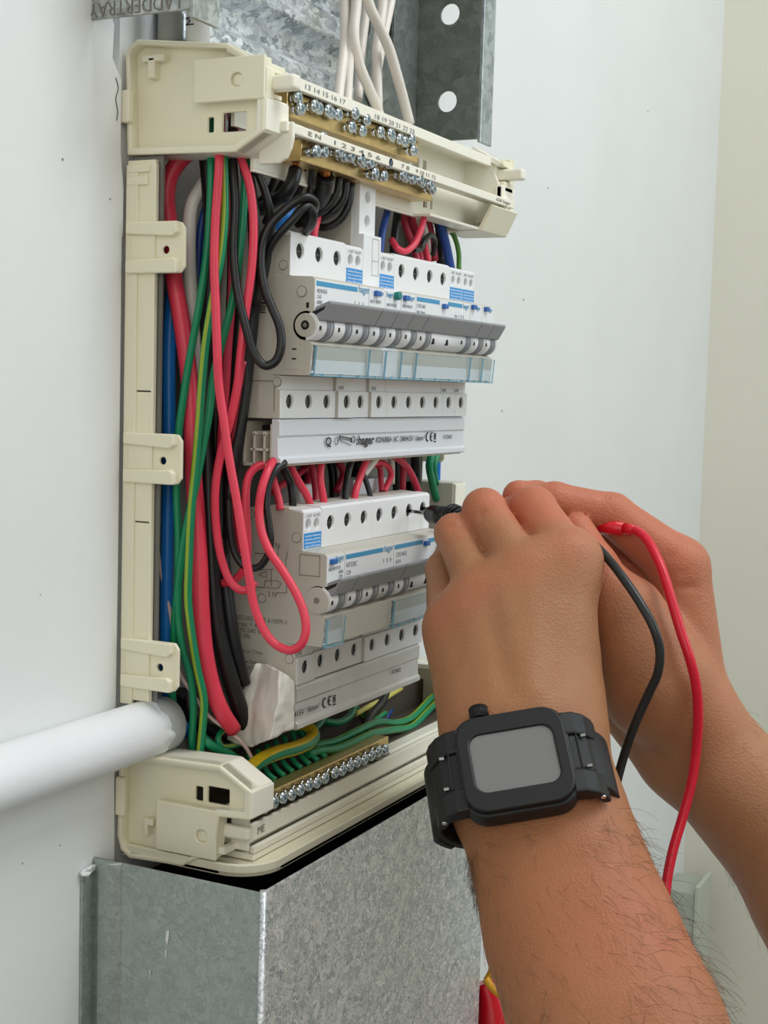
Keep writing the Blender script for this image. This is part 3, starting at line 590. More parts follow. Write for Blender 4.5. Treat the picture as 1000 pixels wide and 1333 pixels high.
b1 = busbar('busbar', 'white comb busbar with printed text below the upper breaker row', X0 + .4, 203, 0, M_BUS)
yb = 3.6
for body, xx, zz, h, w, bd in (('Q', 34.4, -88.6, 4.2, 6, .12), ('hager', 68.3, -88.8, 4.6, 17.6, .16), (':', 66.2, -88.8, 4.2, 1.2, .14), ('KDN380A  AC  240/415V  16mm²', 88.3, -88.3, 3.0, 58.6, .02), ('KT21K82', 173.5, -88.0, 2.2, 11, 0), ('1', 45.6, -87.9, 2.6, None, 0), ('2', 63.2, -87.4, 2.6, None, 0)):
    text(body, (xx, yb, zz), h, M_INK, b1, 'front', w, bold=bd)
t = MB()
def arc(t, cx, cz, r, a0, a1, w=.35, y=None):
    P = [(cx + r * math.cos(math.radians(a0 + (a1 - a0) * i / 12)), y, cz + r * math.sin(math.radians(a0 + (a1 - a0) * i / 12))) for i in range(13)]
    for a, b in zip(P, P[1:]): t.cyl(a, b, w, 6)
def ce(t, cx, cz, y, r=2.2):
    arc(t, cx, cz, r, 80, 280, .34, y); arc(t, cx + 5.6, cz, r, 80, 280, .34, y); t.cyl((cx + 3.6, y, cz), (cx + 5.4, y, cz), .34, 6)
    bx = cx + 9.6
    for a, b in (((-1.2, -1.6), (1.2, 1.8)), ((1.2, -1.6), (-1.2, 1.8)), ((-1.1, 1.8), (1.1, 1.8)), ((-.9, 1.6), (-.6, -1.6)), ((.9, 1.6), (.6, -1.6))): t.cyl((bx + a[0], y, cz + a[1]), (bx + b[0], y, cz + b[1]), .18, 6)
    t.box(bx - 1.3, bx + 1.3, y - .1, y + .1, cz - 3, cz - 2.4)
ce(t, 152.6, -86.6, yb + .5)
arc(t, 46.3, -86.6, 1.9, 0, 360, .12, yb + .4); arc(t, 64.0, -86.2, 1.7, 0, 360, .12, yb + .4)
t.cyl((49, yb + .2, -84.2), (61.5, yb + .2, -85.6), .2, 6).cyl((49, yb + .2, -86.2), (61.5, yb + .2, -89), .16, 6).cyl((49, yb + .2, -84.2), (49, yb + .2, -86.2), .2, 6).cyl((61.5, yb + .2, -85.4), (61, yb + .2, -87.6), .3, 6)
for k in range(10): t.cyl((49.6 + k * 1.2, yb + .2, -84.5 - k * .13), (50.2 + k * 1.2, yb + .2, -86 - k * .13), .12, 5)
obj('printed_marks', t, M_INK, b1, kind='stuff')
b2 = busbar('busbar', 'silvery comb busbar below the lower breaker row with taped left end', x(1) + .5, 145, Z2, M_BUS2, 1.8)
for body, xx, zz, h, w in (('240/415V  16mm²', -1.5, Z2 - 90, 3.0, 33), ('KT21K82', 110, Z2 - 87, 2.2, 11)): text(body, (xx, 1.4, zz), h, M_INK, b2, 'front', w)
t = MB(); ce(t, 37.5, Z2 - 88.6, 1.9); obj('printed_marks', t, M_INK, b2, kind='stuff')
# white tape wrapped round the end of the lower busbar
tp = MB()
F = [(4.1,0,-197.3), (3,-0.5,-207.2), (3.7,0,-219.4)]; G_ = [(-16.9,-4,-188.3), (-20.4,-6,-202.1), (-22,-3,-219)]; H_ = [(1,15.8,-189.9), (-6,16.9,-207.7), (-5,17.9,-229.5)]; I_ = [(0,18.9,-190.8), (-4,27.4,-209.4), (-4,32.5,-228.1)]; J_ = [(12,18.2,-192), (6,28.6,-207.7), (6,30.8,-227.8)]; K_ = [(28.5,14,-202.5), (32.5,16,-214.9), (28.8,14,-225.3)]
rings = [F, G_, H_, I_, J_, K_]
vv = [p for R_ in rings for p in R_]; ff = []
for i in range(6):
    j = (i + 1) % 6
    for k in (0, 1): ff.append((i*3 + k, j*3 + k, j*3 + k + 1, i*3 + k + 1))
ff += [(0, 3, 6, 9, 12, 15), (2, 17, 14, 11, 8, 5)]
tp.add(vv, ff, 0, True)
o = obj('insulation_tape', tp, M_TAPE); tag(o, 'crumpled wad of white tape wrapped on the left end of the lower busbar', 'tape')
md = o.modifiers.new('sub', 'SUBSURF'); md.levels = md.render_levels = 4; md.subdivision_type = 'SIMPLE'
md = o.modifiers.new('smooth', 'SMOOTH'); md.iterations = 2; md.factor = .5
tx = bpy.data.textures.new('wrinkle', 'CLOUDS'); tx.noise_scale = .009; md = o.modifiers.new('disp', 'DISPLACE'); md.texture = tx; md.strength = .002; md.mid_level = .5; md.texture_coords = 'GLOBAL'
tx = bpy.data.textures.new('wrinkle2', 'STUCCI'); tx.noise_scale = .012; md = o.modifiers.new('disp2', 'DISPLACE'); md.texture = tx; md.strength = .0005; md.mid_level = .5; md.texture_coords = 'GLOBAL'
t = MB().tube([(-4.5,8.4,-200.8),(-5.5,7.7,-204.9),(-6,8.9,-210.3)], [.4, 1.2, .5], 8)
obj('tape_fold', t, M_TAPE, o)
# ------------------------------------------------------------------ cables, each a thing of its own
CABM = {'red': (M_RED, 'red cables'), 'dred': (M_DRED, 'red cables'), 'black': (M_BLACK, 'black cables'), 'green': (M_GREEN, 'green earth cables'), 'gy': ([M_GREEN, M_YEL], 'green and yellow earth cables'), 'gyb': ([M_GREEN, M_YELB], 'green and yellow earth cables'), 'lg': (M_LGREEN, 'green earth cables'), 'blue': (M_CBLUE, 'blue cables'), 'dblue': (M_DBLUE, 'blue cables'), 'white': (M_WPVC, 'white cables'), 'cream': (M_CWHITE, 'white sheathed cables'), 'pink': (M_PINK, 'white cables'), 'pyel': (mat('pale_yellow_pvc', '#c9bf62', .4), 'green and yellow earth cables')}
def cab(col, r, label, pts, flat=1.0, twist=0.0, tip=None, sub=5):
    m, g = CABM[col]; t = MB(); st = isinstance(m, list)
    t.tube(pts, r, 12, 0, 1 if st else None, 4 if col == 'gyb' else 2, sub, twist, True, flat)
    o = obj('cable', t, m); tag(o, label, 'cable', g)
    if tip:
        q = MB().tube([pts[0], tip], [r * .55, r * .6], 8); obj('copper_end', q, M_COPPER, o)
    return o
cab('red', 3.9, 'thick red cable arching from the top left corner down the left side', [(-22,39.5,45.6),(-24,47.1,40.6),(-26,53,32.1),(-27,54.2,22.8),(-28,52,10.7),(-30,47.7,-12.6),(-30,44.5,-26.9),(-29,42,-42.2),(-28,39.5,-61),(-28,37.8,-81.6),(-28,36.6,-102.3),(-28,34.6,-119.5),(-28,32.4,-143.8),(-28,31.3,-161.2),(-27,29.4,-182.3),(-24,27.3,-197.8),(-20,24.7,-209.6),(-12,22.9,-220)])
cab('black', 3.9, 'thick black cable beside the thick red cable on its right', [(-16,41,46),(-15,39.3,29),(-14,38,-1.8),(-14,39,-36.4),(-16,38.5,-74.8),(-17,35.5,-109.8),(-18,31.8,-151.9),(-17,29.1,-173.1),(-14,25.6,-191.1),(-8,23.2,-208.1),(0,22.8,-222.5)])
cab('black', 3.2, 'added black cable darkening the gap behind the red pair left of the lower breakers', [(-10,31.8,46.5),(-10,28.7,-1.5),(-10,29.8,-43.1),(-12,31.4,-81.6),(-12,32,-113.4),(-12,29.6,-145.2),(-11,24.5,-177.1),(-4,22.6,-199.7)])  # extra cable, put in so the gap behind the others looks dark
cab('black', 3.0, 'second black cable against the beige side of the upper breaker row', [(-12,23.1,40.7),(-12,17.6,15.1),(-12,16.4,-19),(-13,18.7,-53.4),(-13,22.1,-81.2),(-13,25.3,-102.4),(-13,26.8,-130.7)])
cab('white', 3.2, 'thick white cable behind the top rail tab', [(-12,40.1,34.6),(-15,43.8,27.5),(-18,46.6,19.3),(-19,47.1,4.8),(-19,46.1,-15.9),(-18,44.7,-36.6),(-17,42,-57.4),(-15,41.6,-81.9),(-14,41.7,-110.3)])
cab('blue', 3.1, 'thick bright blue cable hanging straight beside the side rail', [(-22,51.8,-2.3),(-23,53.6,-26.5),(-24,53.8,-47.4),(-25,52.4,-82.2),(-25,52.3,-110.3),(-26,51.8,-138.5),(-26,51.7,-167),(-25,51.7,-192.3),(-18,53.2,-213.7),(-8,50.7,-226.4)])
cab('dblue', 1.8, 'dark blue cable between the thick white cable and the green cables', [(-13,41.7,21.8),(-13,44.8,10.6),(-13,46.1,-8.5),(-12,46.3,-32.8)])
cab('green', 1.75, 'leftmost green earth cable swinging out towards the side rail', [(-22,34,58),(-28,30.2,46.8),(-31,28.1,39.6),(-32,27.3,22.9),(-33,28.1,-2.1),(-34,31.2,-27.2),(-34,35.2,-47.4),(-34,38.2,-64.5),(-34,41.1,-85.1),(-34,41.5,-109.2),(-34,40.2,-129.9),(-34,39.8,-150.8),(-33,40.3,-165),(-32,38.2,-180.7),(-30,35.1,-193.1),(-27,35.2,-207.8),(-24,37.7,-223.1),(-20,39.4,-235.1)], twist=1.5)
cab('gy', 1.85, 'green earth cable with bright yellow stripe, middle one of the front three', [(-34,19.8,40.4),(-34,18.9,27.3),(-35,17.9,10.7),(-36,19.1,-7.5),(-37,21.7,-22.4),(-38,24.6,-42.4),(-38,26.2,-59.1),(-38,27.1,-74.3),(-38,28.7,-94.7),(-38,30.7,-116.9),(-37,32.2,-139.4),(-36,33,-156.9),(-35,32,-169.1),(-33,29.4,-188.4),(-30,27.6,-202.8),(-27,30,-216.1),(-24,33.3,-231.5)], twist=.5)
cab('green', 1.8, 'green earth cable crossing behind the striped one from the right', [(-24,14.4,41.7),(-25,14.2,25.4),(-27,14.7,1.3),(-29,17.2,-24.9),(-30,21.4,-42),(-31,24.9,-57.3),(-32,26.3,-74.3),(-33,28.9,-91.4),(-34,31.6,-106.9),(-35,34.7,-122.5),(-35,38.1,-141.8),(-33,41.6,-161.6),(-30,44.6,-179.9),(-27,47.2,-198.6),(-24,47.7,-217.2),(-22,48.3,-234.1)], twist=2.2)
cab('red', 1.95, 'front red cable that drops in a long loop over the lower breaker side', [(-24,27.9,57.3),(-32,22.8,45.8),(-37,19.8,38.9),(-38,19.4,30),(-39,20,9),(-40,19.6,-9.4),(-40,18.4,-27.5),(-40,17.2,-47.4),(-39,16.8,-60.6),(-38,14.7,-75.5),(-37,12.2,-92.2),(-36,8.9,-108.9),(-35,5.6,-127.3),(-34,2.6,-144.1),(-33,0.6,-156),(-32,-2.1,-163.7),(-31,-5.6,-170),(-30,-10.6,-174.4),(-29,-17.1,-175.7),(-28,-21.4,-172.5),(-27,-22.8,-166.4),(-26,-20.9,-158.9),(-25,-16.4,-151.3),(-24,-9,-142.2),(-23,-0.7,-133.3),(-22,4.1,-124.8),(-21,6,-115.4),(-20,5.4,-106.1),(-15,5.4,-98.4),(-8,6.9,-94.6)])
cab('red', 1.9, 'red cable crossing left and turning up in a small loop beside the long loop', [(-17,27.6,59.2),(-24,19.7,46.9),(-27,16.4,40.4),(-28,13.7,35.5),(-28,9.9,25.5),(-28,7.6,10),(-28,8,-8.9),(-29,10,-28.9),(-30,11.4,-45.3),(-30,13,-60.4),(-30,16.6,-77),(-29,21.8,-91.9),(-28,24.8,-106.8),(-26,25.5,-122.6),(-24,23.6,-138.6),(-22,19.8,-149.3),(-20,15.6,-153),(-18,12.4,-152.6),(-15,11.5,-149.7)])
cab('red', 1.9, 'red cable curling beneath the small loop left of the printed diagram', [(-4,10.9,-96),(-10,14.6,-97.7),(-14,16.5,-102.5),(-16,16.1,-115.7),(-16,15,-129.6),(-16,15.2,-140.1),(-15,18.9,-146.8),(-15,23.4,-150.4),(-14,29.8,-151.8)])
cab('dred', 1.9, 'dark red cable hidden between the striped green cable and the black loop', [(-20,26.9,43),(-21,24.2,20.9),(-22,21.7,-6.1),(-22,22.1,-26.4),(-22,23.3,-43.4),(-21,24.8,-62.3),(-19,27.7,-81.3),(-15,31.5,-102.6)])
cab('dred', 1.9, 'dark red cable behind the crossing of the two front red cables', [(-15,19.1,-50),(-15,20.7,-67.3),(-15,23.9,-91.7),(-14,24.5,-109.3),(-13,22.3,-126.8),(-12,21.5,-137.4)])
cab('black', 2.0, 'black cable forming the hanging loop beside the upper breaker side', [(-22,22.8,57.4),(-27,20.1,44.8),(-30,17.3,31.1),(-31,15.3,17.7),(-32,15.1,-1.2),(-32,13.1,-18.1),(-31,8.6,-35.3),(-29,5.3,-46.8),(-27,0.9,-52),(-25,-3.1,-50.2),(-24,-5.3,-43.5),(-23,-3.7,-34.8),(-23,0.4,-26.5),(-23,4.1,-18.8),(-23,6.5,-9.1),(-22,6.8,1),(-20,4.3,9.1),(-17,-0.8,15.7),(-14,-5.9,20.5),(-10,-9.4,22.2),(-6,-10.3,20.4),(0,-6.6,17.9)])
cab('black', 1.9, 'second black strand of the loop passing just under it towards the breaker top', [(-16,12.6,-26),(-16,9.4,-9.1),(-17,5.1,0.8),(-17,-0.3,7),(-15,-4.8,12.5),(-12,-7.6,17.1),(-9,-9,18.7),(-7,-10.2,15.6),(-2,-6.8,11.6),(6,0.9,8.9)])
cab('black', 1.9, 'black cable slanting down under the top left bracket edge', [(-22,15.6,41.8),(-21,12.2,35.5),(-19,8.4,26.3),(-17,6.7,18.2),(-15,6.6,11.8),(-14,8.4,-2.2),(-13,12.2,-17.3),(-13,16.3,-32.7),(-14,17.7,-51.6),(-15,18,-63.7),(-17,19.6,-81.1),(-19,21.7,-95),(-20,22.3,-112.3)])
cab('black', 1.7, 'black cable circling behind the small red loop above the printed diagram', [(-4,3.2,-95.3),(-10,4.4,-98.2),(-14,5.5,-104.7),(-16,5.3,-113.2),(-16,3.9,-121.8),(-16,2.7,-129.4),(-16,3.9,-136.4),(-16,9,-142.6),(-17,15.3,-142.6),(-18,20.1,-136.8),(-19,22.2,-126.3),(-19,23.3,-112.4),(-17,23.4,-95.1)])
# black neutral tails below the middle terminal bar
for i, (r_, pts, tip) in enumerate((
    (3.2, [(-0.6,3,36.4),(-3.1,3,30.7),(-3.8,6,25.3),(-0.4,14,22.6),(8,26,20.5)], (-1.8,2,40.3)),
    (1.5, [(15.7,4,39.2),(21.8,8,31.2),(32.5,16,26.8),(40,24,21.5)], (14.6,3,41.8)),
    (4.4, [(25.4,2,36.7),(30,6,30.4),(37.2,14,24.5),(48.1,26,20.3)], (23.7,2,41.7)),
    (1.8, [(40.7,3,38.9),(39.9,4,31),(37,8,23.5),(35.9,14,20.3)], (41.3,3,41.9)),
    (1.9, [(47.7,3,38.5),(47,4,29),(43.8,8,22.9),(42.5,16,19)], (48.3,3,41.5)),
    (1.9, [(53.2,3,37.8),(51.8,4,26),(50.2,8,19.3),(48.2,14,16.3),(47.2,22,17.8)], (53.9,3,40.4)),
    (1.7, [(14.9,8,40.7),(23.5,14,33.4),(29,22,26.6),(32.8,30,20.8)], None),
    (1.7, [(-2.6,10,43.2),(1.1,14,35.4),(7.9,22,28.1),(13,30,24.8)], None),
    (1.6, [(9.8,12,41.1),(11.4,16,34.6),(18.1,24,28.8),(24.8,34,16.3)], None),
    (2.0, [(32.3,10,39.8),(41.9,16,32.4),(48.9,24,24.4),(46.2,30,17.2)], None),
    (2.0, [(46.7,10,39.3),(52.1,14,30.7),(52.6,20,22.8),(51.7,28,17)], None))):
    lb = ('thick black neutral tail at the left end of the middle terminal bar', 'thin black neutral tail next to the leftmost thick one', 'thickest black neutral tail with bundled copper strands at its end', 'black neutral tail just right of the thickest tail', 'second black neutral tail right of the thickest tail', 'rightmost black neutral tail curving beside the tall stack side', 'short black tail in shade behind the thin neutral tail', 'black tail in shade under the strip lug', 'black tail crossing behind the leftmost thick neutral tail', 'black tail hidden behind the thickest neutral tail', 'black tail in shade behind the two right neutral tails')[i]
    cab('black', r_, lb, pts, tip=tip)
cab('red', 1.9, 'short red cable entering the top of the leftmost upper breaker', [(41.6,14,25.7),(37.9,13,19.1),(33.5,12,12.1),(33,12,6.6)])
cab('blue', 1.8, 'short bright blue cable peeking between the black loop strands', [(-6,12.2,3.4),(-6,8.3,10.1),(-4,5.6,15),(2,6.1,20.6)])
# cluster above the right half of the upper row
for col, r_, lb, pts in (
    ('dblue', 1.9, 'blue cable just right of the tall printed stack', [(131.7,20,48.5),(125.2,18,42.3),(116.2,15,31.9),(107.5,13,20.5),(102.9,12,5)]),
    ('black', 2.3, 'black cable beside the blue cable right of the tall stack', [(148,22,50.8),(138.6,19,40.4),(126.8,15,23.5),(120.3,13,4.6)]),
    ('red', 1.8, 'bright red loop above the four-pole switch of the upper row', [(138.6,4,31),(135.6,4,25.4),(130.1,5,16.7),(123.3,7,12),(118,9,12.8),(120.5,14,17.9)]),
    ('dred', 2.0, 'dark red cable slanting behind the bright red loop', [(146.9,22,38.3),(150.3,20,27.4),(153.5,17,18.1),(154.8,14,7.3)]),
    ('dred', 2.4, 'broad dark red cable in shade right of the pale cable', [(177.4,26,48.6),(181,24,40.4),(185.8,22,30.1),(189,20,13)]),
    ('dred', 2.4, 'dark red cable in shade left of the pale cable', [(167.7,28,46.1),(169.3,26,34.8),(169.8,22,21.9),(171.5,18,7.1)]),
    ('white', 2.0, 'pale cable curving between red cables above the upper row', [(146.9,18,43.9),(154.9,16,38.2),(162.4,16,31.6),(171.3,17,22),(171.2,16,9.1)]),
    ('black', 1.6, 'small black hook above the four-pole switch holes', [(134.8,8,14),(144.4,8,15.3),(149,8,20.3),(158.9,9,24.3),(168.6,11,22),(171.5,13,14.7)]),
    ('red', 1.6, 'short red cable dropping into the third hole of the four-pole switch', [(161.9,14,21),(163.2,13,14.7),(165.8,12,5.7)]),
    ('dred', 1.5, 'short dark red cable beside the short red one', [(159.3,16,17.8),(157.5,14,12.1),(157.9,13,5)]),
    ('black', 2.6, 'black cable behind the small black hook', [(208.2,30,49.6),(211.7,28,33),(208.8,25,12.6)]),
    ('dblue', 2.7, 'thick dark blue cable at the right end of the upper row', [(178.8,17,47.2),(182.4,16,39.9),(187.3,15,30.1),(192.4,14,19.7),(197.7,13,6.6)]),
    ('lg', 1.5, 'green cable bowing out at the far right above the upper row', [(203.4,22,38.2),(206.9,20,34.1),(211.7,18,28.8),(213.4,16,20.9),(210.4,14,9.5)]),
    ('black', 3.0, 'black cable in the gap behind the right busbar end', [(187.8,30,-80),(192.6,30,-102.5),(199.8,32,-130.3)]),
    ('green', 2.3, 'green cable bowing left in the gap right of the busbars', [(233,32,-85.2),(218.2,30,-96.4),(212.2,30,-105.5),(221.8,32,-116.7),(232.7,34,-127.7)]),
    ('green', 2.0, 'second green cable close behind in the gap right of the busbars', [(245.6,36,-87.9),(232.9,34,-99.4),(227.8,34,-107.7),(236.4,36,-118.5)]),
    ('blue', 2.0, 'blue cable straight down in the gap right of the busbars', [(247.4,40,-85.7),(246.5,40,-104.8),(251.6,42,-129.3)])):
    cab(col, r_, lb, pts)
# tails between the two rows, entering the lower row
for col, r_, lb, pts in (
    ('red', 1.8, 'red tail entering the lower row beside its beige side', [(11.2,20,-98.8),(8.3,16,-105.7),(7.8,13,-113.4),(7.7,12,-118.3)]),
    ('red', 1.9, 'red tail slanting into the first lower row terminal', [(17.9,14,-95.1),(20,13,-100.6),(25.1,12,-106.6),(31.8,11,-113.9),(35.1,11,-119.3)]),
    ('red', 1.9, 'upright red tail into the second lower row terminal', [(50.8,14,-94.7),(47.3,13,-100.5),(45.8,12,-107.2),(47.1,11,-114.8),(48.2,11,-120.1)]),
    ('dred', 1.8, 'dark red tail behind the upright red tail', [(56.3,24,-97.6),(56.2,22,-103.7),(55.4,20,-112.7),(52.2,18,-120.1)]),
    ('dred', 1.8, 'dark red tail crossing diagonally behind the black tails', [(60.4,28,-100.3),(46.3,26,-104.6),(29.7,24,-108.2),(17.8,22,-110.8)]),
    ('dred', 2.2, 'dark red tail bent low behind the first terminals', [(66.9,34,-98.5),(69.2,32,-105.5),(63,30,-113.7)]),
    ('black', 1.9, 'black tail bending into the lower row left terminals', [(9.1,13,-95.5),(11.1,12,-99.8),(16.4,12,-105.8),(17.2,11,-113.8),(17.4,11,-118.2)]),
    ('black', 1.8, 'black tail into the lower row near its middle', [(81.7,14,-97.2),(76.8,13,-102.5),(72.1,12,-113.1),(69.8,11,-119.2)]),
    ('red', 1.9, 'red tail slanting left into the lower row middle', [(103.1,14,-93.9),(96.2,13,-98.4),(87.8,12,-106.4),(81.2,11,-113.6),(79.8,11,-119)]),
    ('black', 1.5, 'thin black tail beneath the pale tail', [(96.4,18,-100.7),(97.9,15,-106.6),(98.7,12,-114.6),(98.9,11,-120.2)]),
    ('cream', 1.9, 'pale tail slanting behind the red tail in the lower row middle', [(118,16,-95.2),(111,16,-99.1),(105.2,17,-103.8),(100.3,18,-107.7)]),
    ('red', 1.7, 'red loop above the right terminals of the lower row', [(115.6,26,-107.2),(120.6,24,-103.5),(128.4,22,-100.8),(137.9,21,-103.2),(140.4,20,-107.5),(134.4,19,-112.6),(130,19,-116.6)]),
    ('dred', 1.6, 'red strand inside the red loop of the lower row', [(129.9,26,-101),(133.5,24,-103.6),(131.8,22,-110.6),(129.2,20,-116.6)]),
    ('cream', 1.8, 'pale tail right of the red loop', [(150.4,26,-96.6),(152.8,26,-103.1),(153.5,26,-114)]),
    ('dred', 1.9, 'long dark red tail dropping to the far right lower terminals', [(130.2,16,-96.4),(135.7,14,-98.6),(145.6,13,-103.5),(154.1,12,-111.9),(158.5,11,-119.8),(159.9,11,-124.7)]),
    ('dred', 1.9, 'dark red tail upright behind the long right tail', [(170.4,28,-96.4),(171.9,28,-103.9),(171.9,28,-119.4)]),
    ('dred', 2.0, 'dark red tail deep behind the thin black tail', [(104,34,-99.7),(106.7,32,-105.9),(99.4,32,-115.8)]),
    ('black', 2.6, 'black tail deep behind the lower row middle', [(106.4,40,-98.4),(106.7,38,-108.2),(105.6,36,-124.6)]),
    ('black', 2.6, 'black tail deep behind the upright red tail', [(94.8,42,-98.2),(82.1,42,-107.4),(74.4,40,-120.9)]),
    ('black', 2.6, 'black tail deep behind the red loop', [(180.9,38,-98),(183.8,38,-111.6),(187,38,-127.6)]),
    ('black', 3.0, 'black tail deep behind the pale tails', [(149.6,42,-97.3),(139.2,42,-109.9),(136.3,42,-124.7)])):
    cab(col, r_, lb, pts)
r = thing('terminal_connector', 'small white connector block half hidden between tails above the lower row', 'connector', (71.3,36,-118.5))
p = (60.6,30,-113.6); obj('housing', MB().box(p[0] - 9, p[0] + 11, 26, 38, p[2] - 8, p[2] + 4), M_WHITE, r, 1.2)
obj('wire_hole', MB().cyl((p[0] + 6, 26.2, p[2]), (p[0] + 6, 25.6, p[2]), 1.4, 14), M_DARK, r)
r = thing('terminal_cover', 'white terminal cover slab standing behind the right of the lower row', 'cover', (145.9,22,-121.9))
obj('slab', MB().box(108, 146, 26, 42, -122, -110), M_WHITE, r, .8); obj('slab_lip', MB().box(106, 147, 25.2, 26.2, -123, -109.6), M_BUS, r, .3)
# white sheathed supply cables from the ladder
for lb, r_, pts in (('white sheathed cable, leftmost of the bundle on the ladder', 3.2, [(108.3,38,267.4),(103.9,36,204.7),(104.1,36,154.8),(98.7,34,137.8),(94.3,31,117.3),(86.3,28,100.1),(78.2,25,86.1),(74.5,24,74.8)]),
    ('white sheathed cable second from left in the ladder bundle', 3.2, [(109.2,34,267.1),(104.7,32,204.4),(105,32,154.7),(101.5,30,134.3),(95.3,28,117.3),(91.8,27,101.1),(89,26,87.1),(86.1,25,76.9)]),
    ('white sheathed cable bending right in the middle of the ladder bundle', 3.4, [(103.4,30,264.1),(98.9,28,202),(99.2,28,152.7),(98.3,27,135.2),(93,25,116.5),(97.8,24,104.1),(105.8,23,95.2),(116.1,23,87),(124.9,24,77.9)]),
    ('white sheathed cable in front that sweeps furthest to the right', 3.5, [(108.2,29,265.8),(103.7,27,203.4),(104.1,27,153.9),(110,26,138),(121,25,128.8),(130.5,24,120.1),(138.5,23,108.5),(146.9,23,98),(156.5,23,85.3)]),
    ('white sheathed cable straight behind the sweeping front one', 3.3, [(150.1,38,284),(145.6,36,218.3),(146.1,36,166.1),(143.6,35,145),(134.6,33,122.5),(131.6,31,105.7),(131.6,30,89.4)]),
    ('white sheathed cable at the right edge of the ladder bundle', 3.2, [(171.1,42,293),(166.6,40,225.6),(167.2,40,172.1),(161.5,39,153.9),(151.1,37,134.7),(142.7,36,116.4),(133.4,34,98.1)]),
    ('white sheathed cable hidden at the back of the ladder bundle', 3.0, [(147.5,46,284.3),(143,44,218.5),(143.4,44,166.2),(137.5,42,140.1),(129.5,40,117.9),(119.8,36,91.6)])):
    cab('cream', r_, lb, pts, .8)
# earth cables in the bottom tray
cab('gyb', 3.5, 'thick green and yellow earth cable bending back in a bright hairpin at the bottom', [(-18.2,18,-243.9),(-13,16,-239.8),(-4.2,14,-235.7),(9.4,13,-234.6),(26.6,12,-235.6),(40.4,13,-236.1),(50.1,15,-234.9),(54.2,20,-232.9),(54.9,28,-234.1)], twist=-.8)
for col, r_, lb, pts in (
    ('gy', 2.0, 'upper of two green earth cables sweeping right along the bottom tray', [(51.5,20,-243),(62.4,19,-242.8),(78.7,18,-244.2),(104.6,18,-243.8),(130.5,19,-244.5),(156.2,20,-250.3),(180.9,22,-252.3),(210.9,26,-249.3),(241.1,30,-246.2)]),
    ('gy', 2.0, 'lower of two green earth cables sweeping right along the bottom tray', [(46.1,16,-243.5),(56.9,15,-243.8),(71.5,14,-246.1),(91.9,14,-246.8),(115.3,15,-247.3),(144.1,16,-251.3),(172.7,18,-255.6),(204.7,22,-252.8),(236,26,-249.7)]),
    ('green', 2.3, 'green earth cable slanting under the taped busbar end', [(-22,34,-222.3),(-21.6,30,-225.5),(-12,26,-231.7),(-6.7,20,-237.5)]),
    ('gy', 1.4, 'thin green and yellow cable making a small ring left of the tape', [(-4.8,30,-222.1),(-13,29,-221.7),(-17,28,-224),(-15.9,27,-227.4),(-7.9,27,-229.4),(4.5,28,-230.8)]),
    ('pink', .9, 'thin pale cable running from the side rail under the tape', [(-28,55.4,-105.1),(-30,55.1,-115.5),(-30,55.1,-127.8),(-29,54.1,-141.2),(-28,51.6,-154.3),(-27,48.6,-166.6),(-25,45.3,-192.2),(-23,38.8,-202.6),(-20,31.3,-213),(-14,23.3,-220.7),(-8,18.5,-228.6),(-4,16.6,-236.2)]),
    ('green', 2.0, 'green earth cable rising behind the lower busbar middle', [(62.6,22,-235.3),(83.1,28,-234.6),(97.2,34,-231.4),(104.1,38,-224.8)]),
    ('green', 2.0, 'green earth cable curving low below the lower busbar', [(86.8,30,-236.4),(98.6,28,-239.7),(118.3,30,-240.1),(135,36,-236.7)]),
    ('pyel', 1.6, 'pale yellow cable slanting up behind the lower busbar right part', [(131.5,34,-242.4),(146.4,34,-241.3),(170,36,-241.5),(190.3,38,-240.9),(217.9,42,-241.1)]),
    ('red', 1.6, 'short red cable stub behind the lower busbar', [(137.2,40,-240.7),(146.5,40,-239.9),(163.9,42,-240.7)]),
    ('black', 2.6, 'black cable crossing behind the pair of green earth cables', [(131.5,28,-249.4),(142.7,30,-244.9),(165,34,-241.7),(185.7,40,-235.2)]),
    ('dblue', 2.4, 'dull blue cable beside the crossing black cable', [(178.9,40,-257.1),(186.8,40,-251.7),(199,42,-248.2)]),
    ('gy', 1.5, 'thin green and yellow cable behind the crossing black cable', [(138.9,38,-239.1),(144.8,36,-245.2),(154.7,34,-249.6),(174.5,36,-250.2)]),
    ('black', 3.0, 'black cable deep in the bottom tray behind the hairpin', [(40.3,44,-237.6),(67.5,42,-241),(109,42,-247.5),(158.7,44,-251.3)]),
    ('black', 3.0, 'black cable deep below the thick blue cable', [(-6,56.4,-207.1),(0,58.6,-217.9),(10,55.4,-227),(20,44.8,-233.4)])):
    cab(col, r_, lb, pts)
for i in range(9):
    a = 362 + 9.5 * i
    k = (16 - 1.2 * i)
    X_ = -8 + 8.3 * i
    cab('green', 1.3, 'short green earth tail %s behind the earth bar' % ('leftmost of nine|second from left of nine|third from left of nine|fourth from left of nine|middle one of nine|fourth from right of nine|third from right of nine|second from right of nine|rightmost of nine'.split('|')[i]), [(X_ + 3, 24, -236 + .6 * i), (X_ + 1, 20, -240), (X_, 16, -244.5), (X_, 12, -247)])
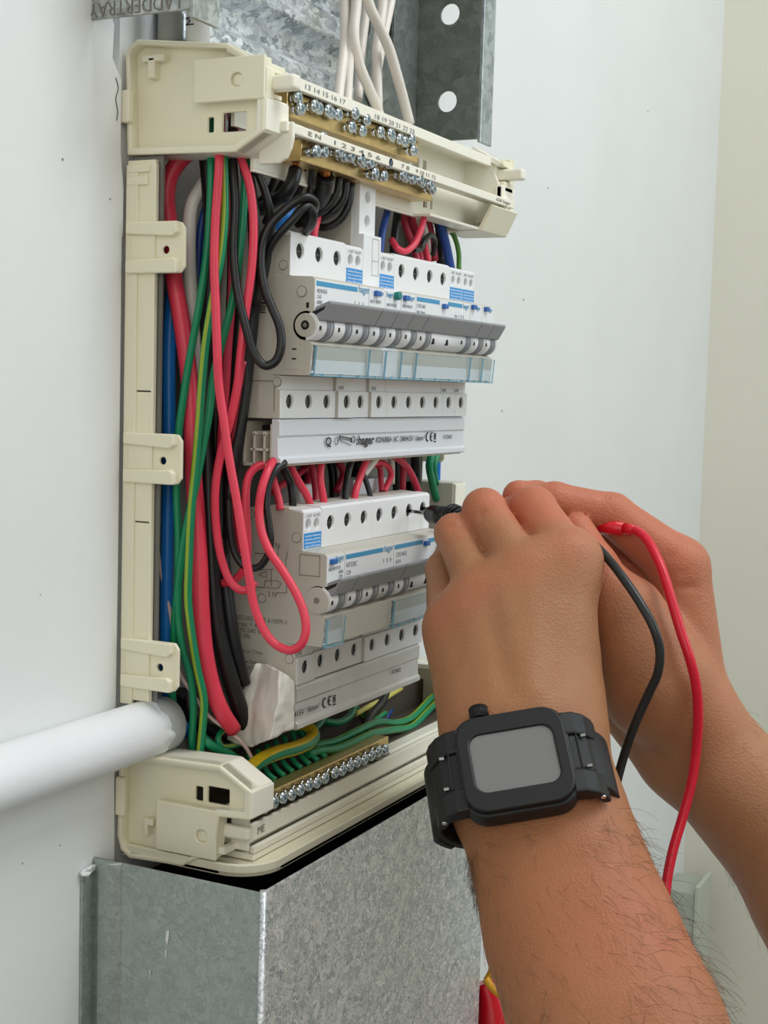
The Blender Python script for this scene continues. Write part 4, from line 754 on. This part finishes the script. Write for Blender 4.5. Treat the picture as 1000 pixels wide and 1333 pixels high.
# ------------------------------------------------------------------ person: two forearms with hands, grown as one distance field
def rcone(P, a, b, ra, rb):
    a = np.array(a, np.float32); b = np.array(b, np.float32); ab = b - a; L = float(ab @ ab) + 1e-6
    pa = P - a; t = np.clip((pa @ ab) / L, 0, 1); d = pa - t[..., None] * ab
    return np.sqrt((d * d).sum(-1)) - (ra + t * (rb - ra))
def smin(a, b, k):
    h = np.clip(.5 + .5 * (b - a) / k, 0, 1); return b + (a - b) * h - k * h * (1 - h)
class Field:
    def __init__(s, prims, h):
        lo = np.min([np.minimum(np.array(p[0]) - p[2], np.array(p[1]) - p[3]) for p in prims], 0) - 6
        hi = np.max([np.maximum(np.array(p[0]) + p[2], np.array(p[1]) + p[3]) for p in prims], 0) + 6
        s.h = h; s.lo = lo; s.n = np.ceil((hi - lo) / h).astype(int) + 1
        s.ax = [lo[i] + h * np.arange(s.n[i]) for i in range(3)]; s.D = np.full(s.n, 60., np.float32)
    def sub(s, prims, m):
        lo = np.min([np.minimum(np.array(p[0]) - p[2], np.array(p[1]) - p[3]) for p in prims], 0) - m
        hi = np.max([np.maximum(np.array(p[0]) + p[2], np.array(p[1]) + p[3]) for p in prims], 0) + m
        i0 = np.clip(np.floor((lo - s.lo) / s.h).astype(int), 0, s.n - 1); i1 = np.clip(np.ceil((hi - s.lo) / s.h).astype(int) + 1, 1, s.n)
        sl = tuple(slice(a, b) for a, b in zip(i0, i1))
        g = np.stack(np.meshgrid(*[s.ax[i][sl[i]] for i in range(3)], indexing='ij'), -1).astype(np.float32)
        return sl, g
    def palm(s, prims, k):
        for p in prims:
            sl, g = s.sub([p], k + 6); s.D[sl] = smin(s.D[sl], rcone(g, *p), k)
        s.base = s.D.copy()
    def finger(s, prims, k, kk=3.):
        sl, g = s.sub(prims, k + 6); f = None
        for p in prims:
            d = rcone(g, *p); f = d if f is None else smin(f, d, kk)
        s.D[sl] = np.minimum(s.D[sl], smin(s.base[sl], f, k))
    def groove(s, a, b, r, depth):
        p = (a, b, r, r); sl, g = s.sub([p], 5); d = rcone(g, *p); s.D[sl] = np.maximum(s.D[sl], -(smin(d, d + 0.001, .01)) - r + depth) if False else s.D[sl] + depth * np.exp(-np.maximum(d + r, 0) ** 2 / (r * r)).astype(np.float32)
    def mesh(s):
        D = s.D; n = np.array(D.shape); neg = D < 0
        c = np.zeros(n - 1, np.int8)
        for dx in (0, 1):
            for dy in (0, 1):
                for dz in (0, 1): c += neg[dx:n[0]-1+dx, dy:n[1]-1+dy, dz:n[2]-1+dz]
        act = (c > 0) & (c < 8); idx = -np.ones(n - 1, np.int64); I = np.argwhere(act); idx[act] = np.arange(len(I))
        acc = np.zeros((len(I), 3)); cnt = np.zeros(len(I))
        cor = [(0,0,0),(1,0,0),(0,1,0),(1,1,0),(0,0,1),(1,0,1),(0,1,1),(1,1,1)]
        for a in range(8):
            for b in range(a + 1, 8):
                ca, cb = np.array(cor[a]), np.array(cor[b])
                if np.abs(ca - cb).sum() != 1: continue
                da = D[tuple((I + ca).T)]; db = D[tuple((I + cb).T)]; m = (da < 0) != (db < 0)
                t = np.where(m, da / np.where(m, da - db, 1), 0)
                acc[m] += (ca + t[:, None] * (cb - ca))[m]; cnt[m] += 1
        V = (I + acc / cnt[:, None]) * s.h + s.lo; F = []
        for ax in range(3):
            u, w = [(1, 2), (2, 0), (0, 1)][ax]
            sa = [slice(1, -1)] * 3; sb = [slice(1, -1)] * 3; sa[ax] = slice(0, -1); sb[ax] = slice(1, None)
            A = neg[tuple(sa)]; Bn = neg[tuple(sb)]; E_ = np.argwhere(A != Bn); fl = A[tuple(E_.T)]
            off = np.ones(3, int); off[ax] = 0; E_ = E_ + off
            def q(du, dw):
                r = E_.copy(); r[:, u] -= du; r[:, w] -= dw; return idx[tuple(r.T)]
            Q = np.stack([q(1, 1), q(0, 1), q(0, 0), q(1, 0)], 1); Q[~fl] = Q[~fl][:, ::-1]; F.append(Q)
        F = np.concatenate(F); F = F[(F >= 0).all(1)]
        # light smoothing along the edges
        e = np.concatenate([F[:, [i, (i + 1) % 4]] for i in range(4)]); 
        for it in range(2):
            sm = np.zeros_like(V); k = np.zeros(len(V))
            for a, b in ((0, 1), (1, 0)):
                for c3 in range(3): sm[:, c3] += np.bincount(e[:, a], V[e[:, b], c3], len(V))
                k += np.bincount(e[:, a], minlength=len(V))
            V = V + .5 * (sm / k[:, None] - V)
        return V, F
def seg(pts, rs): return [(pts[i], pts[i + 1], rs[i], rs[i + 1]) for i in range(len(pts) - 1)]
# left hand and forearm (back of the hand towards the camera)
FL = [(3.8,-103.5,-209.7),(-7.2,-110.1,-229.7),(-11.6,-122,-243.3),(-21.4,-132.9,-261.5),(-34,-145.2,-280.7),(-49.3,-164.1,-303.1),(-83.7,-198,-346)]
FR = [(13.5,-122.8,-209),(3.3,-131.1,-229.1),(-2.9,-139.3,-242.8),(-12.2,-151.3,-260.9),(-23.6,-166.1,-280),(-38.9,-184.8,-302.4),(-72.8,-219.9,-345.3)]
RF = [22.5, 21, 21, 22.5, 24.5, 26.5, 32]
MC_B = [(19.5,-124.7,-203.2),(10,-119.3,-203.7),(3.8,-106.8,-204.1),(4.2,-93.7,-202.5)]
MC_H = [(45.5,-116.3,-134.8),(32.6,-100.4,-141.1),(25.2,-83.1,-151.9),(23.2,-68.6,-167)]
palmL = seg(FL, RF) + seg(FR, RF) + [(MC_B[i], MC_H[i], (16, 17, 17, 15.5)[i], (13, 12.8, 12, 11.2)[i]) for i in range(4)]
palmL += [([(34.8,-117.4,-193.3)][0], [(54.1,-107.4,-162.1)][0], 17, 15), ([(18.7,-89.6,-193.8)][0], [(31.5,-71.4,-176.8)][0], 15, 12)]
palmL += seg([(47.7,-116.7,-137.5),(29.3,-79.4,-159.7)], [11, 10])
fingL = [
    seg([(45.5,-116.3,-134.8),(69.2,-90.1,-115.8),(84.6,-72.6,-121.7),(91.1,-64.6,-128.8)], [12, 11, 9.6, 8.4]),
    seg([(32.6,-100.4,-141.1),(55.2,-71.1,-116.1),(76.9,-61,-118.2),(90.4,-58.2,-126.1)], [11, 10, 9.2, 8.4]),
    seg([(25.2,-83.1,-151.9),(50.1,-58.5,-127.8),(74.8,-52.2,-128.8),(89.6,-52.9,-130.3)], [10.6, 9.3, 8.6, 8]),
    seg([(23.2,-68.6,-167),(57.6,-50.2,-146.5),(78.4,-45.6,-139.1),(88.8,-47.6,-134.4)], [10, 8.6, 7.8, 7]),
    seg([(39,-114.3,-180.4),(73.5,-98.9,-161.7),(108.3,-74.8,-141.9),(109.9,-58,-132.3)], [15, 13, 11, 9])]
A = Field(palmL + [p for f in fingL for p in f], 1.25)
A.palm(palmL, 16.)
for i, f in enumerate(fingL): A.finger(f, 3.2 if i < 4 else 10.)
for pts, r_, dp in (([(41.7,-70.5,-113.8),(42.5,-74.9,-116.5),(45.5,-78.6,-115.7)], 1.6, .7), ([(42,-69.4,-116.8),(41.6,-75.8,-118.8),(45.7,-79.4,-118.2)], 1.3, .5), ([(40.2,-57.9,-122.8),(39.9,-62,-124.3),(42.4,-64.8,-123.6)], 1.4, .5), ([(53.7,-87.3,-110.7),(54.3,-93.2,-111.4),(59.8,-97.2,-110.4)], 1.4, .4),
    ([(32.5,-74.1,-134.8),(38.1,-68.4,-128.7),(45.5,-61.9,-123.3)], .1, 0), ([(17.9,-96.5,-145.4),(-4.1,-119,-186)], 5, -.9), ([(21.2,-107.9,-146.8),(-4.5,-122.6,-185.5)], 5, -.8), ([(13.3,-80.9,-159.3),(-5.8,-102.3,-187.8)], 5, -.8), ([(15,-92.5,-154.9),(-8.4,-110.3,-186.3)], 5, .8), ([(13.5,-79,-169.8),(-2.2,-95.7,-185.9)], 5, 1.2), ([(30.4,-117,-144.3),(-0.3,-126.5,-185.8)], 5, .5)):
    for a, b in zip(pts, pts[1:]): A.groove(a, b, r_, dp)
VL, FcL = A.mesh()
# right hand and forearm (palm side, index finger stretched along the red probe)
armR = [(111.1,-168.6,-229.1),(111.6,-173.7,-237.9),(115.6,-191.9,-253),(121.2,-226.6,-299.2),(123.5,-253.6,-339.4)]
palmR = seg(armR, [24.2, 24.2, 25.7, 31.5, 36.8]) + seg([(120.5,-165.1,-235.4),(127.2,-187.9,-258.5),(135.1,-224.6,-304.1)], [23.1, 24.2, 29.4])
palmR += [(a, b, r0, r1) for a, b, r0, r1 in zip([(109.1,-162.1,-216.3),(125.1,-157.6,-222.1),(140.6,-152,-228),(151.4,-146.2,-233)], [(111.5,-150.1,-142.2),(126.8,-146.3,-147.9),(140.9,-141.6,-159.2),(149.4,-137.5,-172.5)], (16.8, 16.8, 15.8, 15.8), (14.1, 13.7, 12.6, 11.6))]
palmR += [([(88.7,-146.4,-201.4)][0], [(79.9,-143.5,-180.1)][0], 21, 18.9), ([(114.6,-135,-215.2)][0], [(114.3,-152.1,-232.1)][0], 19.95, 21), ([(81.9,-149.7,-190.6)][0], [(75.7,-138,-160.1)][0], 21, 14.7), ([(101.3,-162,-211)][0], [(87,-146.6,-195.5)][0], 19.95, 21)]
fingR = [
    seg([(111.5,-150.1,-142.2),(103,-118.3,-118.1),(88.9,-93.6,-112.4),(83.9,-86,-112.5)], [13.7, 10.1, 9, 8]),
    seg([(126.8,-146.3,-147.9),(119.4,-107.4,-122.6),(98.1,-81.5,-112.9),(90.1,-74.5,-111.3)], [13.1, 9.9, 8.8, 8]),
    seg([(140.9,-141.6,-159.2),(138.5,-115.8,-139.1),(118.9,-120.5,-145.4),(115.5,-133.3,-149.3)], [12.6, 10.3, 9.5, 8.4]),
    seg([(149.4,-137.5,-172.5),(147.2,-118,-156.5),(128.2,-123.1,-160.5),(126.3,-134,-163.2)], [11.6, 9.2, 8.4, 7.8]),
    seg([(81.2,-147.3,-190.8),(75.4,-134.5,-162.2),(76.5,-119.1,-141.2),(82.5,-107.6,-125.5)], [20, 14, 11, 8.6])]
Bf = Field(palmR + [p for f in fingR for p in f], 1.25)
Bf.palm(palmR, 12.)
for i, f in enumerate(fingR): Bf.finger(f, 5. if i < 4 else 9.)
for pts, r_, dp in (([(95.3,-149.6,-149.4),(95.6,-155.1,-150.4),(101,-161,-149.8)], 1.6, 1.0), ([(96.3,-148.4,-146),(98.7,-155,-143.1),(103.2,-158.9,-140.7)], 1.3, .7), ([(97.6,-146.9,-137),(98,-149.7,-135)], 1.5, .9), ([(63,-125.3,-140.8),(65.9,-128.3,-137.6),(69.1,-129.3,-133.9)], 1.3, .8), ([(62.2,-126.4,-142.7),(65.2,-129.7,-140.3),(68.8,-131.8,-138)], 1.2, .7),
    ([(90.6,-115,-118.5),(90,-117.2,-112.1),(94.6,-116.3,-108.7)], 1.4, .5), ([(80.6,-130.2,-201.9),(84.5,-140.9,-216),(89.4,-153.5,-230.1)], 2.4, 1.2)):
    for a, b in zip(pts, pts[1:]): Bf.groove(a, b, r_, dp)
VR, FcR = Bf.mesh()
V = np.concatenate([VL, VR]); Fc = np.concatenate([FcL, FcR + len(VL)])
base = V.mean(0)
me = bpy.data.meshes.new('person'); me.from_pydata(((V - base) * S).tolist(), [], Fc.tolist())
red = np.zeros(len(V))
for p, r_, w in [(q, 11, .5) for q in [(34.6,-121.8,-125.5),(20.7,-104.8,-135.8),(14.7,-85.8,-147),(13,-71.4,-160.1),(45.4,-75,-110.2),(58.2,-94,-109.8),(41.3,-62.1,-121.5)]] + [(q, 26, 1.0) for q in [(76.5,-85.5,-109.5),(82.9,-98.8,-111),(90.9,-115.5,-114.1),(98,-136.5,-124.3),(75.3,-112.1,-119.1)]] + [(q, 45, .35) for q in [(-28,-176,-260.8),(-41.2,-186.8,-278.7),(102.7,-171.4,-184.3),(97.5,-152.3,-141.4)]]:
    red += w * np.exp(-((V - np.array(p)) ** 2).sum(1) / (r_ * r_))
tan = np.exp(-np.maximum(0, 1130 - 0) * 0 - ((V - np.array([(-43.1,-139.6,-253.6)][0])) ** 2).sum(1) / 90. ** 2)
at = me.color_attributes.new('skin_tone', 'FLOAT_COLOR', 'POINT')
cc = np.zeros((len(V), 4), np.float32); cc[:, 0] = np.clip(red, 0, 1); cc[:, 1] = tan; cc[:, 3] = 1
cc[len(VL):, 2] = 1
at.data.foreach_set('color', cc.ravel())
me.polygons.foreach_set('use_smooth', [True] * len(me.polygons))
PER = bpy.data.objects.new('person', me); COL.objects.link(PER); PER.location = base * S; ORG['person'] = tuple(base)
tag(PER, 'two bare forearms and hands of a person holding test probes to the breakers', 'person')
def skin():
    m = bpy.data.materials.new('skin'); m.use_nodes = True; nt = m.node_tree; b = nt.nodes['Principled BSDF']
    N = nt.nodes.new; Lk = nt.links.new
    tc = N('ShaderNodeTexCoord'); at = N('ShaderNodeVertexColor'); at.layer_name = 'skin_tone'
    sp = N('ShaderNodeSeparateColor'); Lk(at.outputs['Color'], sp.inputs[0])
    n1 = N('ShaderNodeTexNoise'); n1.inputs['Scale'].default_value = 90; n1.inputs['Detail'].default_value = 5; Lk(tc.outputs['Object'], n1.inputs['Vector'])
    n2 = N('ShaderNodeTexNoise'); n2.inputs['Scale'].default_value = 700; n2.inputs['Detail'].default_value = 3; Lk(tc.outputs['Object'], n2.inputs['Vector'])
    def mix(f, a, c2, fac=None):
        x_ = N('ShaderNodeMixRGB'); 
        if fac is None: Lk(f, x_.inputs[0])
        else:
            mu = N('ShaderNodeMath'); mu.operation = 'MULTIPLY'; mu.inputs[1].default_value = fac; Lk(f, mu.inputs[0]); Lk(mu.outputs[0], x_.inputs[0])
        if hasattr(a, 'links'): Lk(a, x_.inputs[1])
        else: x_.inputs[1].default_value = a
        x_.inputs[2].default_value = c2; return x_.outputs[0]
    c = mix(sp.outputs[1], lin('#ac7f5c'), lin('#97653d'), .9)
    c = mix(n1.outputs['Fac'], c, lin('#925a37'), .5)
    c = mix(n2.outputs['Fac'], c, lin('#8a5535'), .25)
    c = mix(sp.outputs[0], c, lin('#bd6c52'), .8)
    Lk(c, b.inputs['Base Color'])
    b.inputs['Roughness'].default_value = .5; b.inputs['Subsurface Weight'].default_value = .25; b.inputs['Subsurface Radius'].default_value = (1, .35, .2); b.inputs['Subsurface Scale'].default_value = .003
    b.inputs['Specular IOR Level'].default_value = .35
    mp = N('ShaderNodeMapping'); mp.inputs['Scale'].default_value = (1, 1, 1); Lk(tc.outputs['Object'], mp.inputs[0])
    v = N('ShaderNodeTexVoronoi'); v.inputs['Scale'].default_value = 900; Lk(mp.outputs[0], v.inputs['Vector'])
    ad = N('ShaderNodeMath'); Lk(v.outputs['Distance'], ad.inputs[0]); Lk(n1.outputs['Fac'], ad.inputs[1])
    bp = N('ShaderNodeBump'); bp.inputs['Strength'].default_value = .34; bp.inputs['Distance'].default_value = .0006; Lk(ad.outputs[0], bp.inputs['Height']); Lk(bp.outputs[0], b.inputs['Normal'])
    return m
me.materials.append(skin())
# arm hair
bm = bmesh.new(); bm.from_mesh(me); bm.normal_update(); NV = np.array([v.normal[:] for v in bm.verts]); bm.free()
def hairs(idx, axis, n, lmin, lmax, seed, fac=.7):
    q = random.Random(seed); t = MB()
    for i in range(n):
        k = q.choice(idx); p = V[k]; nn = NV[k]; d = axis + np.array([q.gauss(0, .45) for _ in range(3)]); d = d - nn * (d @ nn); d /= np.linalg.norm(d) + 1e-6
        l = q.uniform(lmin, lmax); lift = q.uniform(.15, fac); cv = np.cross(nn, d) * q.uniform(-.5, .5)
        P = [p - nn * .4, p + d * l * .35 + nn * l * .3 * lift, p + d * l * .7 + nn * l * .45 * lift + cv * l * .15, p + d * l + nn * l * .5 * lift + cv * l * .4]
        t.tube(P, [.065, .06, .04], 3, 0, None, 2, 2, 0, False)
    return t
LV = V[:len(VL)]; a0 = np.array([(-21.8,-132,-261.5)][0]); a1 = np.array([(-50.8,-160.9,-303.2)][0]); axL = (a0 - a1) / np.linalg.norm(a0 - a1)
s_ = (LV - np.array([(-7.5,-122.3,-237.7)][0])) @ -axL
lat = (LV - a0) @ np.array((0.44624290,-0.89446471,0.02828699))
idx = [int(i) for i in np.where((s_ > 12) & (s_ < 150))[0]]
idr = [i for i in idx if lat[i] > 22]; idl = [i for i in idx if lat[i] < -25]
M_HAIR = mat('dark_hair', '#54402f', .5); M_HAIR2 = mat('light_hair', '#b98a5e', .45)
obj('arm_hair', hairs(idx, -axL * .8 + np.array((0.44624290,-0.89446471,0.02828699)) * .6, 420, 6, 10, 1, .5), M_HAIR, PER, kind='stuff')
obj('arm_hair', hairs(idx, -axL * .8 + np.array((0.44624290,-0.89446471,0.02828699)) * .4, 500, 6, 10, 2, .5), M_HAIR2, PER, kind='stuff')
obj('arm_hair', hairs(idr, -axL * .6 + np.array((0.44624290,-0.89446471,0.02828699)) * .8, 420, 8, 15, 3, 1.6), M_HAIR, PER, kind='stuff')
obj('arm_hair', hairs(idl, -axL * .9 - np.array((0.44624290,-0.89446471,0.02828699)) * .4, 120, 4, 7, 4, 1.), M_HAIR, PER, kind='stuff')
RV = V[len(VL):]; b0 = np.array([(112.8,-174.5,-223)][0]); idx = [int(i) + len(VL) for i in np.where((((RV - b0) @ np.array((0.06585098,0.06434282,0.99575281))) < 12) & (((RV - b0) @ np.array((0.44624290,-0.89446471,0.02828699))) > 2))[0]]
axR = np.array([(121.1,-226.6,-299.2)][0]) - np.array([(112,-173.6,-238)][0]); axR /= np.linalg.norm(axR)
obj('arm_hair', hairs(idx, axR, 380, 5, 9, 5, 1.), M_HAIR, PER, kind='stuff')
# ------------------------------------------------------------------ wrist watch
wc = np.array((-31,-123.4,-208.1)); wv = np.array((-41.3,-133.5,-228)) - np.array((-26.2,-121.9,-208.8)); wv /= np.linalg.norm(wv)
wu = np.array((-10,-152.8,-200.3)) - np.array((-26.2,-121.9,-208.8)); wu -= wv * (wu @ wv); wu /= np.linalg.norm(wu); wn = np.cross(wu, wv); 
if wn @ np.array((0.89248581,0.44248490,-0.08761390)) > 0: wn = -wn
def wl(mb):
    mb.v = [tuple(wc + wu * p[0] + wv * p[1] + wn * p[2]) for p in mb.v]; return mb
WT = thing('wrist_watch', 'black square wrist watch with blank screen painted with a grey reflection on the left wrist', 'watch', tuple(wc - wn * 10))
obj('case', wl(MB().prism(rrect(-23.5, 23.5, -23, 23, 10, 8), -11, -2, 'z', 0, True).prism(rrect(-22, 22, -20.5, 20.5, 9, 8), -13, -11, 'z', 0, True)), M_WATCH, WT, 1.6, 3)
obj('bezel', wl(MB().plate(rrect(-22.4, 22.4, -21.6, 21.6, 9.5, 8), [rrect(-17.2, 17.2, -13.2, 13.2, 5, 8)], -2.6, .6, 'z')), M_WATCH, WT, .9, 3)
obj('screen', wl(MB().prism(rrect(-17.6, 17.6, -13.6, 13.6, 5, 8), -3, -.6, 'z')), M_SCREEN, WT, .4)
t = MB().cyl((-11, -22.5, -4), (-11, -28, -4), 3.8, 24)
for i in range(24):
    a = 2 * math.pi * i / 24; t.cyl((-11 + 3.8 * math.cos(a), -23.6, -4 + 3.8 * math.sin(a)), (-11 + 3.8 * math.cos(a), -27.8, -4 + 3.8 * math.sin(a)), .35, 5)
t.cyl((-11, -20, -5), (-11, -23, -5), 2.6, 16)
obj('crown', wl(t), M_WATCH, WT)
obj('side_button', wl(MB().box(6, 14, -23, -21, -6.5, -3.5)), M_WATCH, WT, .5)
for sgn in (-1, 1):
    wd = [(sgn * 21, -1.4), (sgn * 26.5, -2.2), (sgn * 31, -5.5), (sgn * 34.5, -11), (sgn * 36, -16), (sgn * 32.5, -16), (sgn * 30, -11), (sgn * 21, -9.5)]
    t = MB().prism(wd, -18.5, -8, 'y').prism(wd, 8, 18.5, 'y').prism([(p[0] * .985, p[1] - .9) for p in wd], -8.1, 8.1, 'y')
    o = obj('lug', wl(t), M_WATCH, WT, 1.0)
    t = MB().box(sgn * 28.4, sgn * 30.4, -7.6, -6.4, -4.6, -3.2).box(sgn * 28.4, sgn * 30.4, 6.4, 7.6, -4.6, -3.2).cyl((sgn * 32.4, 18.9, -9.6), (sgn * 32.4, 18.2, -9.6), 1.1, 10)
    obj('lug_pin', wl(t), M_PIN, o)
    obj('lug_groove', wl(MB().box(sgn * 26.2, sgn * 26.8, -8, 8, -3.4, -2.6)), M_DARK, o)
ring = []
for i in range(49):
    a = math.radians(42 - 264 * i / 48); ring.append((1 + 39.5 * math.cos(a), -27 + 29 * math.sin(a)))
outer = [(c[0] * 1.0, c[1]) for c in ring]; inner_ = [(c[0] * .9, -24 + (c[1] + 24) * .88) for c in ring]
t = MB().prism(outer + inner_[::-1], -13.5, 13.5, 'y', 0, True)
obj('strap', wl(t), M_BAND2, WT, .8)
obj('strap_keeper', wl(MB().prism([(c[0] * 1.04, -24 + (c[1] + 24) * 1.04) for c in ring[34:39]] + [(c[0] * .97, -24 + (c[1] + 24) * .97) for c in ring[34:39]][::-1], -14, 14, 'y')), M_BAND2, WT, .5)
# ------------------------------------------------------------------ test probes and leads
K0 = np.array((122.6, 0, -125.4)); K1 = np.array((63.1,-118.4,-126.4)); kd = (K1 - K0); kl = np.linalg.norm(kd); kd /= kl
r = thing('test_lead', 'black test probe whose steel tip sits in a lower row hole, with black lead', 'test lead', tuple(K0))
P = lambda s_: tuple(K0 + kd * s_)
obj('probe_tip', MB().cyl(P(-1), P(6), .9, 14).cyl(P(6), P(22), 1.0, 14, r1=1.15), M_STEEL, r)
t = MB().cyl(P(17), P(20), 3.8, 24, r1=4.9).cyl(P(20), P(34), 5.0, 24, r1=5.2)
for s_, rr_ in ((33, 5.8), (35.4, 7.2), (38, 6.8), (41, 5.8)): t.cyl(P(s_), P(s_ + 1.6), rr_ * .93, 24, r1=rr_).cyl(P(s_ + 1.6), P(s_ + 2.6), rr_, 24, r1=rr_ * .9)
t.cyl(P(34), P(70), 5, 24).cyl(P(70), P(kl - 18), 5, 24, r1=4.2)
obj('probe_handle', t, M_PROBEK, r)
obj('strain_relief', MB().cyl(P(kl - 18), P(kl), 3.6, 20, r1=2.4), M_PROBEK, r)
obj('lead_cable', MB().tube([P(kl - 4)] + [(60.8,-120.7,-127.1),(54.1,-130.7,-132.4),(45.6,-142.6,-141.3),(40.5,-152.3,-151.1),(38.4,-158.8,-160),(39,-162.1,-169.9),(40,-161.6,-180.3),(41.5,-157.6,-190.3),(41.8,-151.9,-204.8),(42.6,-147.4,-219.5),(42.1,-144.6,-233.1),(42.3,-143.4,-247.3),(45.3,-144,-265.7),(54.6,-147,-300.3),(59.1,-154.3,-347.8),(58.8,-164,-400.5)], 2.05, 14, sub=8), M_LEADK, r)
K0 = np.array((140, 0, -125.3)); K1 = np.array((89.8,-133.3,-123.8)); kd = (K1 - K0); kl = np.linalg.norm(kd); kd /= kl
r = thing('test_lead', 'red test probe held in the right hand with its red lead hanging down', 'test lead', tuple(K0))
obj('probe_tip', MB().cyl(P(-4), P(16), 1.0, 14), M_STEEL, r)
obj('probe_handle', MB().cyl(P(14), P(18), 1.4, 24, r1=2.2).cyl(P(18), P(50), 2.2, 24, r1=4.0).cyl(P(50), P(kl - 26), 4.4, 24, r1=4.0), M_PROBER, r)
obj('strain_relief', MB().cyl(P(kl - 26), P(kl - 5), 4.0, 24, r1=3.1).cyl(P(kl - 5), P(kl + 1), 3.1, 24, r1=2.2), M_PROBER, r)
obj('lead_cable', MB().tube([P(kl - 6)] + [(89.8,-133.3,-123.8),(84.2,-140.6,-126.5),(78,-147.4,-133),(73.1,-152.7,-140.3),(68.2,-158.5,-151.9),(65.2,-164.1,-165),(64.2,-169.2,-177.2),(66.7,-171.9,-188.9),(70.2,-172.8,-203.5),(72.8,-172.1,-218.4),(72.8,-170.8,-234.7),(69.9,-168.1,-251.3),(64.8,-165.5,-266.8),(59.7,-164.7,-280.5),(53.6,-166.3,-294.4),(53.2,-169.4,-313.2),(57.8,-174.5,-349.8),(61.4,-181.4,-404.4)], 2.3, 14, sub=8), M_LEADR, r)
# ------------------------------------------------------------------ red tool hanging behind the forearm
r = thing('hanging_tool', 'red handled tool with yellow braided loop half hidden behind the forearm', 'tool', (201.6,-29.4,-435.1))
obj('handle', MB().tube([(204.7,-19.9,-412.4),(204,-25,-422.4),(202.1,-28.1,-434.2),(200.6,-31.6,-456.5)], [8, 10, 12, 12], 16), M_PROBER, r)
t = MB().tube([(203.2,-23.5,-388.4),(202.6,-26,-395.6),(200.8,-26,-403),(199.2,-23.9,-408.5)], 2.2, 8).tube([(188.9,-27,-403.1),(188.8,-32.1,-407.9),(190.9,-37.2,-412.2)], 2.3, 8)
obj('braided_loop', t, M_GOLD, r)
# ------------------------------------------------------------------ turn lettering into meshes, fitted to width
bpy.context.view_layer.update()
dg = bpy.context.evaluated_depsgraph_get()
for o in [o for o in bpy.data.objects if o.type == 'FONT']:
    m = bpy.data.meshes.new_from_object(o.evaluated_get(dg)); n = bpy.data.objects.new(o.name, m)
    nm = o.name; sc = [t_[1] for t_ in TEXTS if t_[0] == o]
    n.parent = o.parent; n.location = o.location; n.rotation_euler = o.rotation_euler
    if sc and len(m.vertices):
        w_ = max(v.co.x for v in m.vertices) - min(v.co.x for v in m.vertices)
        if w_ > 0: n.scale.x = sc[0] / w_
    o.name = 'old'; n.name = nm; COL.objects.link(n)
    TEXTS = [t_ for t_ in TEXTS if t_[0] != o]; bpy.data.objects.remove(o)
